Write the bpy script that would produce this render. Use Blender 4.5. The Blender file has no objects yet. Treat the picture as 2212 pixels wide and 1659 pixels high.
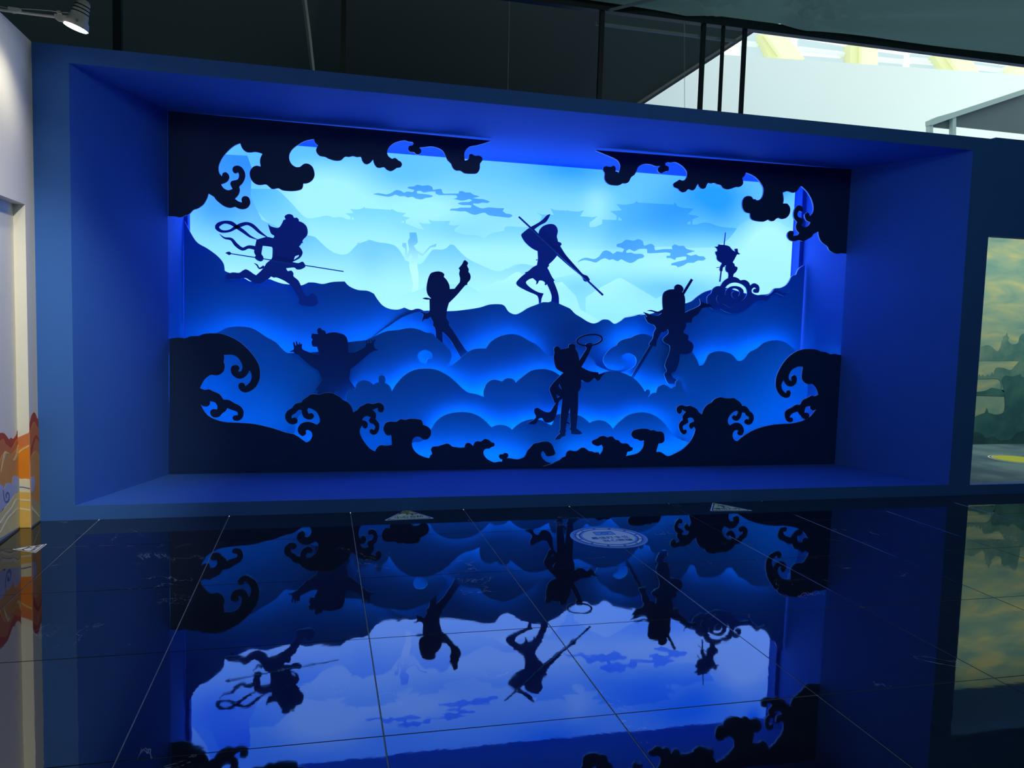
import bpy, bmesh, math, random
from mathutils import Vector, Matrix
from mathutils.geometry import tessellate_polygon
random.seed(7)
scene = bpy.context.scene
col = scene.collection

# ------------------------------------------------------------------ camera
CX, CY, FP, EYE = 1106.0, 829.5, 1699.06, 1.35
Fv = Vector((0.23643155, 0.96857142, -0.07726274))
Rv = Vector((0.971597, -0.23485462, 0.02902718))
Uv = Vector((-0.00996938, 0.08193119, 0.99658813))
cam_data = bpy.data.cameras.new('camera')
cam = bpy.data.objects.new('camera', cam_data)
col.objects.link(cam)
cam.matrix_world = Matrix(((Rv.x, Uv.x, -Fv.x, 0), (Rv.y, Uv.y, -Fv.y, 0), (Rv.z, Uv.z, -Fv.z, EYE), (0, 0, 0, 1)))
cam_data.sensor_width = 36.0
cam_data.lens = 36.0 * FP / 2212.0
cam_data.clip_end = 200
scene.camera = cam

# ------------------------------------------------------------------ world, exposure
world = bpy.data.worlds.new('world')
scene.world = world
world.use_nodes = True
wb = world.node_tree.nodes['Background']
wb.inputs[0].default_value = (0.86, 1.0, 0.98, 1)
wb.inputs[1].default_value = 1.38
vs = scene.view_settings
vs.view_transform = 'Standard'
vs.look = 'None'
vs.exposure = 0.0
vs.gamma = 1.0
vs.use_curve_mapping = False

def area(name, loc, target, sx, sy, power, color):
    d = bpy.data.lights.new(name, 'AREA')
    d.shape = 'RECTANGLE'; d.size = sx; d.size_y = sy; d.energy = power; d.color = color
    o = bpy.data.objects.new(name, d); col.objects.link(o)
    o.location = loc
    o.rotation_euler = (Vector(target) - Vector(loc)).to_track_quat('-Z', 'Y').to_euler()
    return o
# added fill lights without visible lamps: overhead in the hall, and in the mural room
area('hall_fill', (2.0, 1.2, 3.5), (2.6, 5.5, 1.2), 3.0, 0.6, 20.0, (0.75, 1.0, 0.94))
area('mural_room_fill', (8.0, 6.35, 2.8), (8.0, 7.1, 1.0), 3.6, 0.2, 48.0, (1.0, 0.98, 0.74))

# a second arm spotlight of the same row, out of view to the left, washing the cream wall and the left end of the stage front
gl = bpy.data.lights.new('gallery_spot', 'SPOT'); gl.energy = 310; gl.color = (1.0, .95, .80); gl.spot_size = math.radians(46); gl.spot_blend = .9; gl.shadow_soft_size = .06
go = bpy.data.objects.new('gallery_spot', gl); col.objects.link(go); go.location = (-0.75, 2.7, 3.1)
go.rotation_euler = (Vector((-2.0, 5.3, 0.85)) - go.location).to_track_quat('-Z', 'Y').to_euler()

# ------------------------------------------------------------------ helpers
def ray(x, y):
    return Fv + Rv * ((x - CX) / FP) - Uv * ((y - CY) / FP)
def onY(x, y, Y):
    d = ray(x, y); t = Y / d.y
    return Vector((d.x * t, Y, EYE + d.z * t))
def onX(x, y, X):
    d = ray(x, y); t = X / d.x
    return Vector((X, d.y * t, EYE + d.z * t))
def onZ(x, y, Z):
    d = ray(x, y); t = (Z - EYE) / d.z
    return Vector((d.x * t, d.y * t, Z))

# measuring frames of the photograph: origin x, origin y, pixels per unit
REG = dict(A=(350, 220, .18083), B=(700, 240, .18083), C=(1270, 300, .13562), D=(1550, 330, .13562),
           E=(350, 700, .14467), F=(590, 780, .18083), G=(900, 870, .15823), H=(1180, 850, .15823),
           I=(1430, 730, .18083), J=(1340, 590, .15066), K=(890, 550, .13865), M=(450, 440, .15068),
           N=(1090, 440, .13865), O=(1130, 710, .15072), P=(610, 690, .10848), Q=(1412, 0, .36166),
           R=(1412, 600, .36166), S=(1500, 490, .12055), T=(0, 0, .36166), U=(400, 300, .19286),
           V=(720, 460, .18083), W=(1080, 420, .18083), X=(1380, 400, .16876), Y=(0, 0, .1085),
           Z=(700, 600, .36166), AA=(0, 850, .2171), AB=(810, 1080, .06781), AC=(1210, 1120, .09042),
           AD=(1510, 1070, .06329), AE=(2060, 480, .18074), AF=(2040, 760, .205), AG=(600, 0, .22604),
           AH=(1200, 0, .22604), AI=(1650, 0, .25407), AJ=(0, 1150, .1085), PX=(0, 0, 1.0))
def L(reg, s):
    """'x,y x,y* ...' in a measuring frame -> photo positions; * marks a sharp corner"""
    ox, oy, k = REG[reg]
    out = []
    for tok in s.split():
        c = tok.endswith('*')
        a, b = tok.rstrip('*').split(',')
        out.append((ox + float(a) * k, oy + float(b) * k, c))
    return out
def smooth(pts, closed=True, step=3.0):
    """Catmull-Rom through the points, broken at corners"""
    n = len(pts); out = []
    rng = range(n) if closed else range(n - 1)
    for i in rng:
        p1, p2 = pts[i], pts[(i + 1) % n]
        if p1[-1] is True or (not closed and i == 0): p0 = p1
        else: p0 = pts[(i - 1) % n]
        if p2[-1] is True or (not closed and i == n - 2): p3 = p2
        else: p3 = pts[(i + 2) % n]
        d = math.hypot(p2[0] - p1[0], p2[1] - p1[1])
        k = 1 if (p1[-1] is True and p2[-1] is True) else max(1, min(8, int(d / step)))
        m = len(p1) - 1
        for j in range(k):
            t = j / k
            out.append(tuple(0.5 * ((2 * p1[q]) + (-p0[q] + p2[q]) * t + (2 * p0[q] - 5 * p1[q] + 4 * p2[q] - p3[q]) * t * t
                       + (-p0[q] + 3 * p1[q] - 3 * p2[q] + p3[q]) * t ** 3) for q in range(m)))
    if not closed: out.append(tuple(pts[-1][:len(pts[-1]) - 1]))
    return out

def link(name, me, parent=None):
    o = bpy.data.objects.new(name, me); col.objects.link(o)
    if parent is not None:
        o.parent = parent
        o.matrix_parent_inverse = parent.matrix_world.inverted()
    return o
def tag(o, label, cat, group=None, kind=None):
    if label: o['label'] = label
    if cat: o['category'] = cat
    if group: o['group'] = group
    if kind: o['kind'] = kind
    return o
def empty(name, loc, label, cat, group=None):
    o = bpy.data.objects.new(name, None); col.objects.link(o)
    o.location = loc
    o.matrix_world = Matrix.Translation(loc)
    o.empty_display_size = 0.1
    return tag(o, label, cat, group)
def struct(o):
    o['kind'] = 'structure'; return o

def mesh_from_bm(name, bm, mats):
    me = bpy.data.meshes.new(name)
    bmesh.ops.recalc_face_normals(bm, faces=bm.faces)
    bm.to_mesh(me); bm.free()
    for m in (mats if isinstance(mats, (list, tuple)) else [mats]): me.materials.append(m)
    return me
def box_bm(bm, a, b):
    x0, y0, z0 = a; x1, y1, z1 = b
    v = [bm.verts.new(p) for p in ((x0,y0,z0),(x1,y0,z0),(x1,y1,z0),(x0,y1,z0),(x0,y0,z1),(x1,y0,z1),(x1,y1,z1),(x0,y1,z1))]
    for f in ((0,3,2,1),(4,5,6,7),(0,1,5,4),(1,2,6,5),(2,3,7,6),(3,0,4,7)): bm.faces.new([v[i] for i in f])
def boxes(name, lst, mat, parent=None):
    bm = bmesh.new()
    for a, b in lst: box_bm(bm, a, b)
    return link(name, mesh_from_bm(name, bm, mat), parent)
def prism_bm(bm, loop, vec):
    """closed loop of 3-D points extruded by vec"""
    n = len(loop)
    a = [bm.verts.new(p) for p in loop]
    b = [bm.verts.new(Vector(p) + Vector(vec)) for p in loop]
    for tri in tessellate_polygon([[Vector(p) for p in loop]]):
        try:
            bm.faces.new([a[i] for i in tri]); bm.faces.new([b[i] for i in reversed(tri)])
        except ValueError: pass
    for i in range(n):
        j = (i + 1) % n
        bm.faces.new((a[i], b[i], b[j], a[j]))
def prism(name, loop, vec, mat, parent=None):
    bm = bmesh.new(); prism_bm(bm, loop, vec)
    return link(name, mesh_from_bm(name, bm, mat), parent)
def tube_bm(bm, pts, r, seg=8, r2=None):
    rings = []
    n = len(pts)
    for i, p in enumerate(pts):
        p = Vector(p)
        d = (Vector(pts[min(i + 1, n - 1)]) - Vector(pts[max(i - 1, 0)])).normalized()
        u = d.cross(Vector((0, 0, 1)))
        if u.length < 1e-3: u = d.cross(Vector((0, 1, 0)))
        u.normalize(); w = d.cross(u)
        rr = r if r2 is None else r + (r2 - r) * i / (n - 1)
        rings.append([bm.verts.new(p + (u * math.cos(2*math.pi*k/seg) + w * math.sin(2*math.pi*k/seg)) * rr) for k in range(seg)])
    for a, b in zip(rings, rings[1:]):
        for k in range(seg): bm.faces.new((a[k], a[(k+1) % seg], b[(k+1) % seg], b[k]))
    bm.faces.new(rings[0]); bm.faces.new(rings[-1][::-1])
def tube(name, pts, r, mat, parent=None, seg=8, r2=None):
    bm = bmesh.new(); tube_bm(bm, pts, r, seg, r2)
    return link(name, mesh_from_bm(name, bm, mat), parent)

def board(name, loops, Y, th, mats, parent=None, raw=False):
    """a sheet cut to the outlines (photo positions carried onto the sheet's own plane y=Y); mats = (face, sawn edge)"""
    cu = bpy.data.curves.new(name, 'CURVE')
    cu.dimensions = '2D'; cu.fill_mode = 'BOTH'; cu.extrude = th / 2
    for lp in loops:
        pts = lp if raw else [onY(p[0], p[1], Y) for p in lp]
        sp = cu.splines.new('POLY'); sp.points.add(len(pts) - 1); sp.use_cyclic_u = True
        for i, p in enumerate(pts): sp.points[i].co = (p[0], p[2], 0, 1)
    tmp = bpy.data.objects.new('tmp', cu); col.objects.link(tmp)
    dg = bpy.context.evaluated_depsgraph_get(); dg.update()
    me = bpy.data.meshes.new_from_object(tmp.evaluated_get(dg))
    bpy.data.objects.remove(tmp); bpy.data.curves.remove(cu)
    for v in me.vertices: v.co = Vector((v.co.x, Y + th / 2 - v.co.z, v.co.y))
    me.materials.clear()
    for m in mats: me.materials.append(m)
    me.update()
    for p in me.polygons:
        p.material_index = 1 if (len(mats) > 1 and abs(p.normal.y) < 0.5) else 0
        p.use_smooth = False
    me.name = name
    return link(name, me, parent)
def stroke_bm(bm, pts, Y, th):
    """ribbon of varying width cut from sheet; pts = photo x, y, width(px)"""
    n = len(pts); prev = None
    for i in range(n):
        a, b = pts[max(0, i-1)], pts[min(n-1, i+1)]
        dx, dy = b[0]-a[0], b[1]-a[1]; l = math.hypot(dx, dy) or 1
        nx, ny = -dy/l, dx/l; w = pts[i][2] / 2
        p = onY(pts[i][0]+nx*w, pts[i][1]+ny*w, Y); q = onY(pts[i][0]-nx*w, pts[i][1]-ny*w, Y)
        cur = [bm.verts.new(p), bm.verts.new(q), bm.verts.new(q+Vector((0, th, 0))), bm.verts.new(p+Vector((0, th, 0)))]
        if prev:
            for k in range(4): bm.faces.new((prev[k], prev[(k+1) % 4], cur[(k+1) % 4], cur[k]))
        else: bm.faces.new(cur)
        prev = cur
    bm.faces.new(prev[::-1])
def LS(reg, s):
    ox, oy, k = REG[reg]; out = []
    for tok in s.split():
        a, b, w = tok.split(',')
        out.append((ox + float(a)*k, oy + float(b)*k, float(w)*k, False))
    return out
def stroke(name, lst, Y, th, mats, parent=None):
    bm = bmesh.new()
    for pts in lst: stroke_bm(bm, smooth(pts, closed=False) if len(pts) > 2 else [p[:3] for p in pts], Y, th)
    me = mesh_from_bm(name, bm, mats)
    if len(mats) > 1:
        for p in me.polygons: p.material_index = 1 if abs(p.normal.y) < 0.5 else 0
    return link(name, me, parent)

# ------------------------------------------------------------------ materials
def new_mat(name):
    m = bpy.data.materials.new(name); m.use_nodes = True
    nt = m.node_tree; return m, nt, nt.nodes['Principled BSDF']
def paint(name, c, rough=0.6, var=0.08, scale=6.0, bump=0.02, spec=0.3, metal=0.0):
    m, nt, b = new_mat(name)
    b.inputs['Roughness'].default_value = rough
    b.inputs['Specular IOR Level'].default_value = spec
    b.inputs['Metallic'].default_value = metal
    tc = nt.nodes.new('ShaderNodeTexCoord')
    nz = nt.nodes.new('ShaderNodeTexNoise'); nz.inputs['Scale'].default_value = scale; nz.inputs['Detail'].default_value = 5
    nt.links.new(tc.outputs['Object'], nz.inputs['Vector'])
    mx = nt.nodes.new('ShaderNodeMix'); mx.data_type = 'RGBA'
    mx.inputs[6].default_value = (*[v * (1 - var) for v in c], 1); mx.inputs[7].default_value = (*[min(1, v * (1 + var)) for v in c], 1)
    nt.links.new(nz.outputs['Fac'], mx.inputs[0]); nt.links.new(mx.outputs[2], b.inputs['Base Color'])
    if bump:
        n2 = nt.nodes.new('ShaderNodeTexNoise'); n2.inputs['Scale'].default_value = 220
        nt.links.new(tc.outputs['Object'], n2.inputs['Vector'])
        bp = nt.nodes.new('ShaderNodeBump'); bp.inputs['Strength'].default_value = bump; bp.inputs['Distance'].default_value = 0.005
        nt.links.new(n2.outputs['Fac'], bp.inputs['Height']); nt.links.new(bp.outputs['Normal'], b.inputs['Normal'])
    return m
def glow(name, c, s):
    m, nt, b = new_mat(name)
    b.inputs['Base Color'].default_value = (*c, 1)
    b.inputs['Emission Color'].default_value = (*c, 1); b.inputs['Emission Strength'].default_value = s
    return m
M_BLUE = paint('blue_wall_paint', (0.040, 0.15, 0.53), 0.75, 0.06, 3.0)
M_CREAM = paint('cream_wall_paint', (0.80, 0.79, 0.72), 0.7, 0.03, 4.0)
M_FRONT = paint('navy_sheet', (0.007, 0.036, 0.13), 0.55, 0.1, 5.0, 0.01)
M_LAYER = paint('blue_sheet', (0.008, 0.15, 0.56), 0.6, 0.05, 3.0, 0.01)
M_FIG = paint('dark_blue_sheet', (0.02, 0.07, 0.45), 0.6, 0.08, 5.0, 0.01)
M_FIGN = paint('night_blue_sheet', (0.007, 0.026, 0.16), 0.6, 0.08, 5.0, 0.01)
M_EDGE = paint('pale_sawn_edge', (0.55, 0.70, 0.85), 0.5, 0.05, 20.0, 0)
M_LED = glow('blue_led', (0.0, 0.54, 1.0), 43.0)
M_LED2 = glow('dim_blue_led', (0.0, 0.54, 1.0), 58.0)
M_FABRIC = paint('black_fabric', (0.010, 0.022, 0.028), 0.9, 0.25, 1.5, 0.05)
M_STEEL = paint('dark_steel', (0.012, 0.018, 0.022), 0.45, 0.2, 12, 0)
M_GREYST = paint('grey_steel', (0.22, 0.26, 0.26), 0.5, 0.1, 12, 0)
M_WHITE = paint('white_panel', (0.86, 0.92, 0.90), 0.7, 0.02, 2, 0)
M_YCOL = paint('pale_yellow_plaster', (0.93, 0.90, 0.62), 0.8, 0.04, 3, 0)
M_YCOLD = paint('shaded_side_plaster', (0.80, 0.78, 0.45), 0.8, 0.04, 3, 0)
M_LAMPW = paint('cream_enamel', (0.66, 0.64, 0.56), 0.35, 0.04, 10, 0)
M_GROUT = paint('pale_grout', (0.36, 0.40, 0.42), 0.9, 0.4, 30, 0)

def cloth(name, c, through):
    # thin black cloth: some of the daylight behind it shines through
    m = paint(name, c, 0.9, 0.12, 1.2, 0.05); nt = m.node_tree
    out = [n for n in nt.nodes if n.type == 'OUTPUT_MATERIAL'][0]; b = nt.nodes['Principled BSDF']
    tr = nt.nodes.new('ShaderNodeBsdfTranslucent'); tr.inputs[0].default_value = (*through, 1)
    ad = nt.nodes.new('ShaderNodeAddShader'); nt.links.new(b.outputs[0], ad.inputs[0]); nt.links.new(tr.outputs[0], ad.inputs[1])
    nt.links.new(ad.outputs[0], out.inputs['Surface'])
    return m
M_CEIL = cloth('charcoal_ceiling_cloth', (0.035, 0.045, 0.045), (0.032, 0.060, 0.062))
M_DRAPE = cloth('black_drape_cloth', (0.004, 0.011, 0.015), (0.020, 0.040, 0.045))
def tile_mat():
    m, nt, b = new_mat('black_polished_marble')
    b.inputs['IOR'].default_value = 1.92
    b.inputs['Specular IOR Level'].default_value = 0.5
    tc = nt.nodes.new('ShaderNodeNewGeometry')
    oi = nt.nodes.new('ShaderNodeObjectInfo')
    # each tile is cut from another place in the stone
    sc = nt.nodes.new('ShaderNodeVectorMath'); sc.operation = 'SCALE'; sc.inputs['Scale'].default_value = 17.0
    cmb = nt.nodes.new('ShaderNodeCombineXYZ')
    nt.links.new(oi.outputs['Random'], cmb.inputs[0]); nt.links.new(oi.outputs['Random'], cmb.inputs[2])
    nt.links.new(cmb.outputs[0], sc.inputs[0])
    ad = nt.nodes.new('ShaderNodeVectorMath'); ad.operation = 'ADD'
    nt.links.new(tc.outputs['Position'], ad.inputs[0]); nt.links.new(sc.outputs[0], ad.inputs[1])
    # fine pale veins
    n1 = nt.nodes.new('ShaderNodeTexNoise'); n1.inputs['Scale'].default_value = 1.6; n1.inputs['Detail'].default_value = 7; n1.inputs['Roughness'].default_value = 0.62; n1.inputs['Distortion'].default_value = 0.6
    nt.links.new(ad.outputs[0], n1.inputs['Vector'])
    s1 = nt.nodes.new('ShaderNodeMath'); s1.operation = 'SUBTRACT'; s1.inputs[1].default_value = 0.56
    ab = nt.nodes.new('ShaderNodeMath'); ab.operation = 'ABSOLUTE'
    mr = nt.nodes.new('ShaderNodeMapRange'); mr.inputs[1].default_value = 0.0; mr.inputs[2].default_value = 0.005; mr.inputs[3].default_value = 1.0; mr.inputs[4].default_value = 0.0
    nt.links.new(n1.outputs['Fac'], s1.inputs[0]); nt.links.new(s1.outputs[0], ab.inputs[0]); nt.links.new(ab.outputs[0], mr.inputs[0])
    n2 = nt.nodes.new('ShaderNodeTexNoise'); n2.inputs['Scale'].default_value = 3.0; n2.inputs['Detail'].default_value = 4
    nt.links.new(ad.outputs[0], n2.inputs['Vector'])
    mr2 = nt.nodes.new('ShaderNodeMapRange'); mr2.inputs[1].default_value = 0.56; mr2.inputs[2].default_value = 0.68
    nt.links.new(n2.outputs['Fac'], mr2.inputs[0])
    vm = nt.nodes.new('ShaderNodeMath'); vm.operation = 'MULTIPLY'
    nt.links.new(mr.outputs[0], vm.inputs[0]); nt.links.new(mr2.outputs[0], vm.inputs[1])
    n3 = nt.nodes.new('ShaderNodeTexNoise'); n3.inputs['Scale'].default_value = 14; n3.inputs['Detail'].default_value = 8
    nt.links.new(ad.outputs[0], n3.inputs['Vector'])
    cr = nt.nodes.new('ShaderNodeMix'); cr.data_type = 'RGBA'
    cr.inputs[6].default_value = (0.004, 0.005, 0.008, 1); cr.inputs[7].default_value = (0.016, 0.020, 0.026, 1)
    nt.links.new(n3.outputs['Fac'], cr.inputs[0])
    mx = nt.nodes.new('ShaderNodeMix'); mx.data_type = 'RGBA'; mx.inputs[7].default_value = (0.36, 0.40, 0.44, 1)
    nt.links.new(vm.outputs[0], mx.inputs[0]); nt.links.new(cr.outputs[2], mx.inputs[6])
    nt.links.new(mx.outputs[2], b.inputs['Base Color'])
    rr = nt.nodes.new('ShaderNodeMapRange'); rr.inputs[3].default_value = 0.0; rr.inputs[4].default_value = 0.045
    nt.links.new(n3.outputs['Fac'], rr.inputs[0]); nt.links.new(rr.outputs[0], b.inputs['Roughness'])
    bp = nt.nodes.new('ShaderNodeBump'); bp.inputs['Strength'].default_value = 0.06; bp.inputs['Distance'].default_value = 0.002
    n4 = nt.nodes.new('ShaderNodeTexNoise'); n4.inputs['Scale'].default_value = 9; n4.inputs['Detail'].default_value = 3
    nt.links.new(ad.outputs[0], n4.inputs['Vector'])
    nt.links.new(n4.outputs['Fac'], bp.inputs['Height']); nt.links.new(bp.outputs['Normal'], b.inputs['Normal'])
    return m
M_TILE = tile_mat()

# ------------------------------------------------------------------ floor
XL, YW = -1.735, 5.507
floor = struct(boxes('floor', [((-1.95, -3.2, -0.12), (9.6, 5.50, -0.0022))], M_GROUT))
gx, gy = -1.389, 4.8796
g = 0.0019
def tile_mesh(w, h):
    bm = bmesh.new(); box_bm(bm, (-w/2, -h/2, -0.0022), (w/2, h/2, 0.0))
    bmesh.ops.recalc_face_normals(bm, faces=bm.faces)
    top = [e for e in bm.edges if all(v.co.z > -1e-6 for v in e.verts)]
    bmesh.ops.bevel(bm, geom=top, offset=0.0008, segments=1, affect='EDGES')
    return mesh_from_bm('tile', bm, M_TILE)
cache = {}
def lay(x0, x1, y0, y1):
    x0 = max(x0, -1.82); y1 = min(y1, 5.514)
    w, h = round(x1 - x0 - 2*g, 4), round(y1 - y0 - 2*g, 4)
    if (w, h) not in cache: cache[(w, h)] = tile_mesh(w, h)
    o = link('tile', cache[(w, h)], floor)
    o.location = ((x0 + x1)/2, (y0 + y1)/2, 0)
    o.rotation_euler = (random.uniform(-.0006, .0006), random.uniform(-.0006, .0006), 0)
for i in range(-1, 13):
    for j in range(-1, 10):
        lay(gx + .8*i, gx + .8*(i+1), gy - .8*(j+1), gy - .8*j)

# ------------------------------------------------------------------ front wall with the deep stage recess
ZO, ZT, ZS = 2.87, 2.975, 0.095
XO0, XO1 = -1.53, 5.172
bm = bmesh.new()
YB = YW + 0.09
box_bm(bm, (XL, YW, 0), (XO0, YB, 2.87))
box_bm(bm, (XL, YW, ZO), (5.385, YB, ZT))
box_bm(bm, (XO0, YW, 0), (XO1, YB, ZS))
box_bm(bm, (XO1, YW, 0), (5.385, YB, ZO))
box_bm(bm, (5.385, YW, 2.19), (9.6, YB, 2.99))
box_bm(bm, (5.385, YW, 0), (9.6, YB, 0.088))
struct(link('wall_front', mesh_from_bm('wall_front', bm, M_BLUE)))
# splayed reveals, soffit, stage floor and back of the recess
XI0, XI1, YP = -1.143, 4.79, 6.52
T = 0.06
struct(prism('wall_recess_left', [(XO0, YW+.0, 0.0), (XI0, YP, 0.0), (XI0, 7.5, 0), (XI0-T, 7.5, 0), (XI0-T, YP, 0), (XO0-T, YW+.09, 0.0)], (0, 0, 2.96), M_BLUE))
struct(prism('wall_recess_right', [(XO1, YW, 0), (XI1, YP, 0), (XI1+.03, 7.5, 0), (XI1+T+.03, 7.5, 0), (XI1+T, YP, 0), (XO1+T, YW+.09, 0)], (0, 0, 2.96), M_BLUE))
struct(prism('ceiling_recess', [(XO0-.05, YB, ZO), (XO1+.05, YB, ZO), (XI1+.1, YP, ZO), (XI1+.1, 7.5, ZO), (XI0-.06, 7.5, ZO), (XI0-.06, YP, ZO)], (0, 0, .07), M_BLUE))
struct(prism('floor_recess', [(XO0-.05, YB, ZS), (XO1+.05, YB, ZS), (XI1+.1, YP, ZS), (XI1+.1, 7.5, ZS), (XI0-.06, 7.5, ZS), (XI0-.06, YP, ZS)], (0, 0, -.07), M_BLUE))
struct(boxes('wall_recess_back', [((XI0-.1, 7.46, 0), (XI1+.15, 7.54, 2.95))], M_BLUE))
# slim upright battens at the two back corners of the recess
struct(boxes('trim_1', [((XI0, 7.25, ZS), (XI0+.03, 7.30, ZO))], M_BLUE))
struct(boxes('trim_2', [((XI1-.02, 7.25, ZS), (XI1+.022, 7.30, ZO))], M_BLUE))

# ------------------------------------------------------------------ left wall with its niche and the printed hills
bm = bmesh.new()
box_bm(bm, (XL-.30, 5.35, 0), (XL, YW, ZT))
box_bm(bm, (XL-.30, -3.0, 1.975), (XL, 5.35, ZT))
struct(link('wall_left', mesh_from_bm('wall_left', bm, M_CREAM)))
struct(boxes('wall_niche', [((-1.86, -3.0, 0), (-1.80, 5.35, 1.975))], M_CREAM))
# hall shell behind the visitor
M_HALL = paint('dark_hall_paint', (0.05, 0.06, 0.07), 0.9, 0.1, 2, 0)
struct(boxes('wall_back', [((-2.0, -3.2, 0), (9.7, -3.1, 3.75))], M_HALL))
struct(boxes('wall_right', [((9.6, -3.2, 0), (9.7, 7.9, 3.75))], M_HALL))

# ------------------------------------------------------------------ posts, beam and black cloth above the stage
frame = empty('canopy_frame', (2.0, 5.66, 2.99), 'dark steel frame of posts and beam carrying the black cloth above the stage', 'metal frame')
def post(name, x, y0px, w, zt):
    p = onY(x, y0px, 5.64)
    return boxes(name, [((p.x-w/2, 5.62, 2.945), (p.x+w/2, 5.62+w, zt))], M_STEEL, frame)
for px, w, zt in ((255, .050, 3.66), (741, .033, 3.66), (1296, .033, 3.66), (1515, .030, 3.66), (1557, .022, 3.66), (1604, .028, 3.66)):
    post('post', px, 150, w, zt)
boxes('beam', [((-1.9, 5.60, 3.635), (9.6, 5.66, 3.70))], M_STEEL, frame)
boxes('cross_rail', [((1.95, 5.70, 3.565), (3.10, 5.72, 3.585))], M_GREYST, frame)
tube('brace', [onY(655, -20, 5.75), onY(667, 75, 5.75), onY(676, 158, 5.75)], .016, M_GREYST, frame, 4)
tube('brace', [(2.0, 5.62, 3.64), (2.60, 5.1, 3.70)], .012, M_GREYST, frame, 4)
# ceiling cloth, pulled together into folds where it is tied at the post
def ceiling_cloth():
    bm = bmesh.new(); nx, ny = 150, 110
    tie = (3.1, 5.6)
    vs_ = []
    for i in range(nx+1):
        for j in range(ny+1):
            x = -2.0 + 11.7*i/nx; y = -3.2 + 8.85*j/ny
            dx, dy = x - tie[0], y - tie[1]; r = math.hypot(dx, dy); a = math.atan2(dy, dx)
            f = math.exp(-r/1.1) * 0.085 * math.sin(a*17) * min(1, (r/0.5)**2)
            z = 3.70 + f + 0.012*math.sin(x*2.1+1)*math.sin(y*1.3) + .03*max(0, (5.6-y))*0.6
            vs_.append(bm.verts.new((x, y, z)))
    for i in range(nx):
        for j in range(ny):
            a = i*(ny+1)+j
            bm.faces.new((vs_[a], vs_[a+1], vs_[a+ny+2], vs_[a+ny+1]))
    for f in bm.faces: f.smooth = True
    me = mesh_from_bm('ceiling', bm, M_CEIL)
    return struct(link('ceiling', me))
ceiling_cloth()
struct(boxes('trim_3', [((-2.0, -3.2, 3.74), (-1.95, 5.6, 4.3)), ((-2.35, -3.2, 2.9), (-2.30, 5.7, 4.3))], M_FABRIC))

# back drape: black cloth hanging behind the frame, its lower right edge cut on the slant
def drape():
    bm = bmesh.new()
    e = lambda x, y: onY(x, y, 7.62)
    P0 = e(1373, 230); P1 = e(1601, 82)
    slope = (P1.z-P0.z)/(P1.x-P0.x)
    loop = [(-6.0, 7.62, 2.9), (P0.x-(P0.z-2.9)/slope, 7.62, 2.9), P0, P1, (P1.x+.35, 7.62, P1.z+.35*slope), (P1.x+.35, 7.62, 5.6), (-6.0, 7.62, 5.6)]
    prism_bm(bm, loop, (0, .02, 0))
    t = empty('black_drape', (0, 7.62, 2.9), 'black cloth drape with a slanted edge hanging behind the steel posts', 'drape')
    link('cloth', mesh_from_bm('cloth', bm, M_DRAPE), t)
    tube('hem_rail', [Vector(loop[1])+Vector((0, -.02, 0)), Vector(loop[4])+Vector((0, -.02, 0))], .028, M_STEEL, t, 6)
drape()
# second, nearer cloth fold
dd = prism('hanging_cloth', [onY(*q, 6.9) for q in ((700, -60), (1340, -60), (1228, 260), (640, 260))], (0, .01, 0), M_DRAPE)
tag(dd, 'black cloth strip hanging between the thin wire and the fourth post', 'cloth')
struct(boxes('daylight_block', [((-6.5, -3.4, 4.35), (2.1, 5.9, 4.40)), ((-6.5, 5.9, 5.62), (0.6, 12.5, 5.70)), ((-6.5, 12.4, 2.0), (0.6, 12.5, 5.7)), ((-6.55, 5.9, 2.0), (-6.5, 12.5, 5.7))], M_FABRIC))  # unseen black roof and walls, added to keep daylight off the left cloths
struct(boxes('trim_4', [((-6, 5.7, 2.96), (-1.6, 7.7, 3.0)), ((-6, 5.0, 2.9), (-5.9, 7.7, 5.6))], M_FABRIC))

for x, y0, y1, where in ((1101, -20, 196, 'left of the fourth post'), (1478, 20, 240, 'in front of the slanted cloth edge')):
    o = tube('hanging_wire', [onY(x, y0, 5.70), onY(x-4 if x < 1200 else x+1, y1, 5.60)], .0016, M_GREYST, None, 4)
    tag(o, 'thin grey wire hanging down to the wall top ' + where, 'wire', 'thin hanging wires')

# ------------------------------------------------------------------ bright hall beyond: white partition, window wall, grey booth
part = prism('white_partition', [onY(1300, 100, 10.0), onY(1607, 121, 10.0), onY(2300, 168, 10.0), (12.5, 10.0, 2.2), (2.0, 10.0, 2.2)], (0, .1, 0), M_WHITE)
tag(part, 'long plain white partition glowing in daylight beyond the stage wall', 'partition')
Yf = 14.0
struct(prism('wall_hall', [onY(1200, 90, Yf), onY(2500, 240, Yf), (20, Yf, 3), (4, Yf, 3)], (0, .2, 0), M_YCOL))
hall = empty('window_wall', (9, Yf, 6), 'pale yellow window wall with columns and braces above the white partition', 'windows')
def wq(name, reg, s, Y, th, mat, parent=hall):
    return prism(name, [onY(p[0], p[1], Y) for p in L(reg, s)], (0, th, 0), mat, parent)
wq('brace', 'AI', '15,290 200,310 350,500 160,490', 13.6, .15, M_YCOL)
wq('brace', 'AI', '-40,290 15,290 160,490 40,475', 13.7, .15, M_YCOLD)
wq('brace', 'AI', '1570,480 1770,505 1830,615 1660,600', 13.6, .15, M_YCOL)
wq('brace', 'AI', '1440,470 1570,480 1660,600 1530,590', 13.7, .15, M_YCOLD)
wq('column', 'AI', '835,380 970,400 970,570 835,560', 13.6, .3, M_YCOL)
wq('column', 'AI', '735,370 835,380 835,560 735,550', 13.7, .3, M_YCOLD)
wq('column', 'AI', '2130,540 2300,560 2300,660 2130,645', 13.6, .3, M_YCOL)
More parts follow.
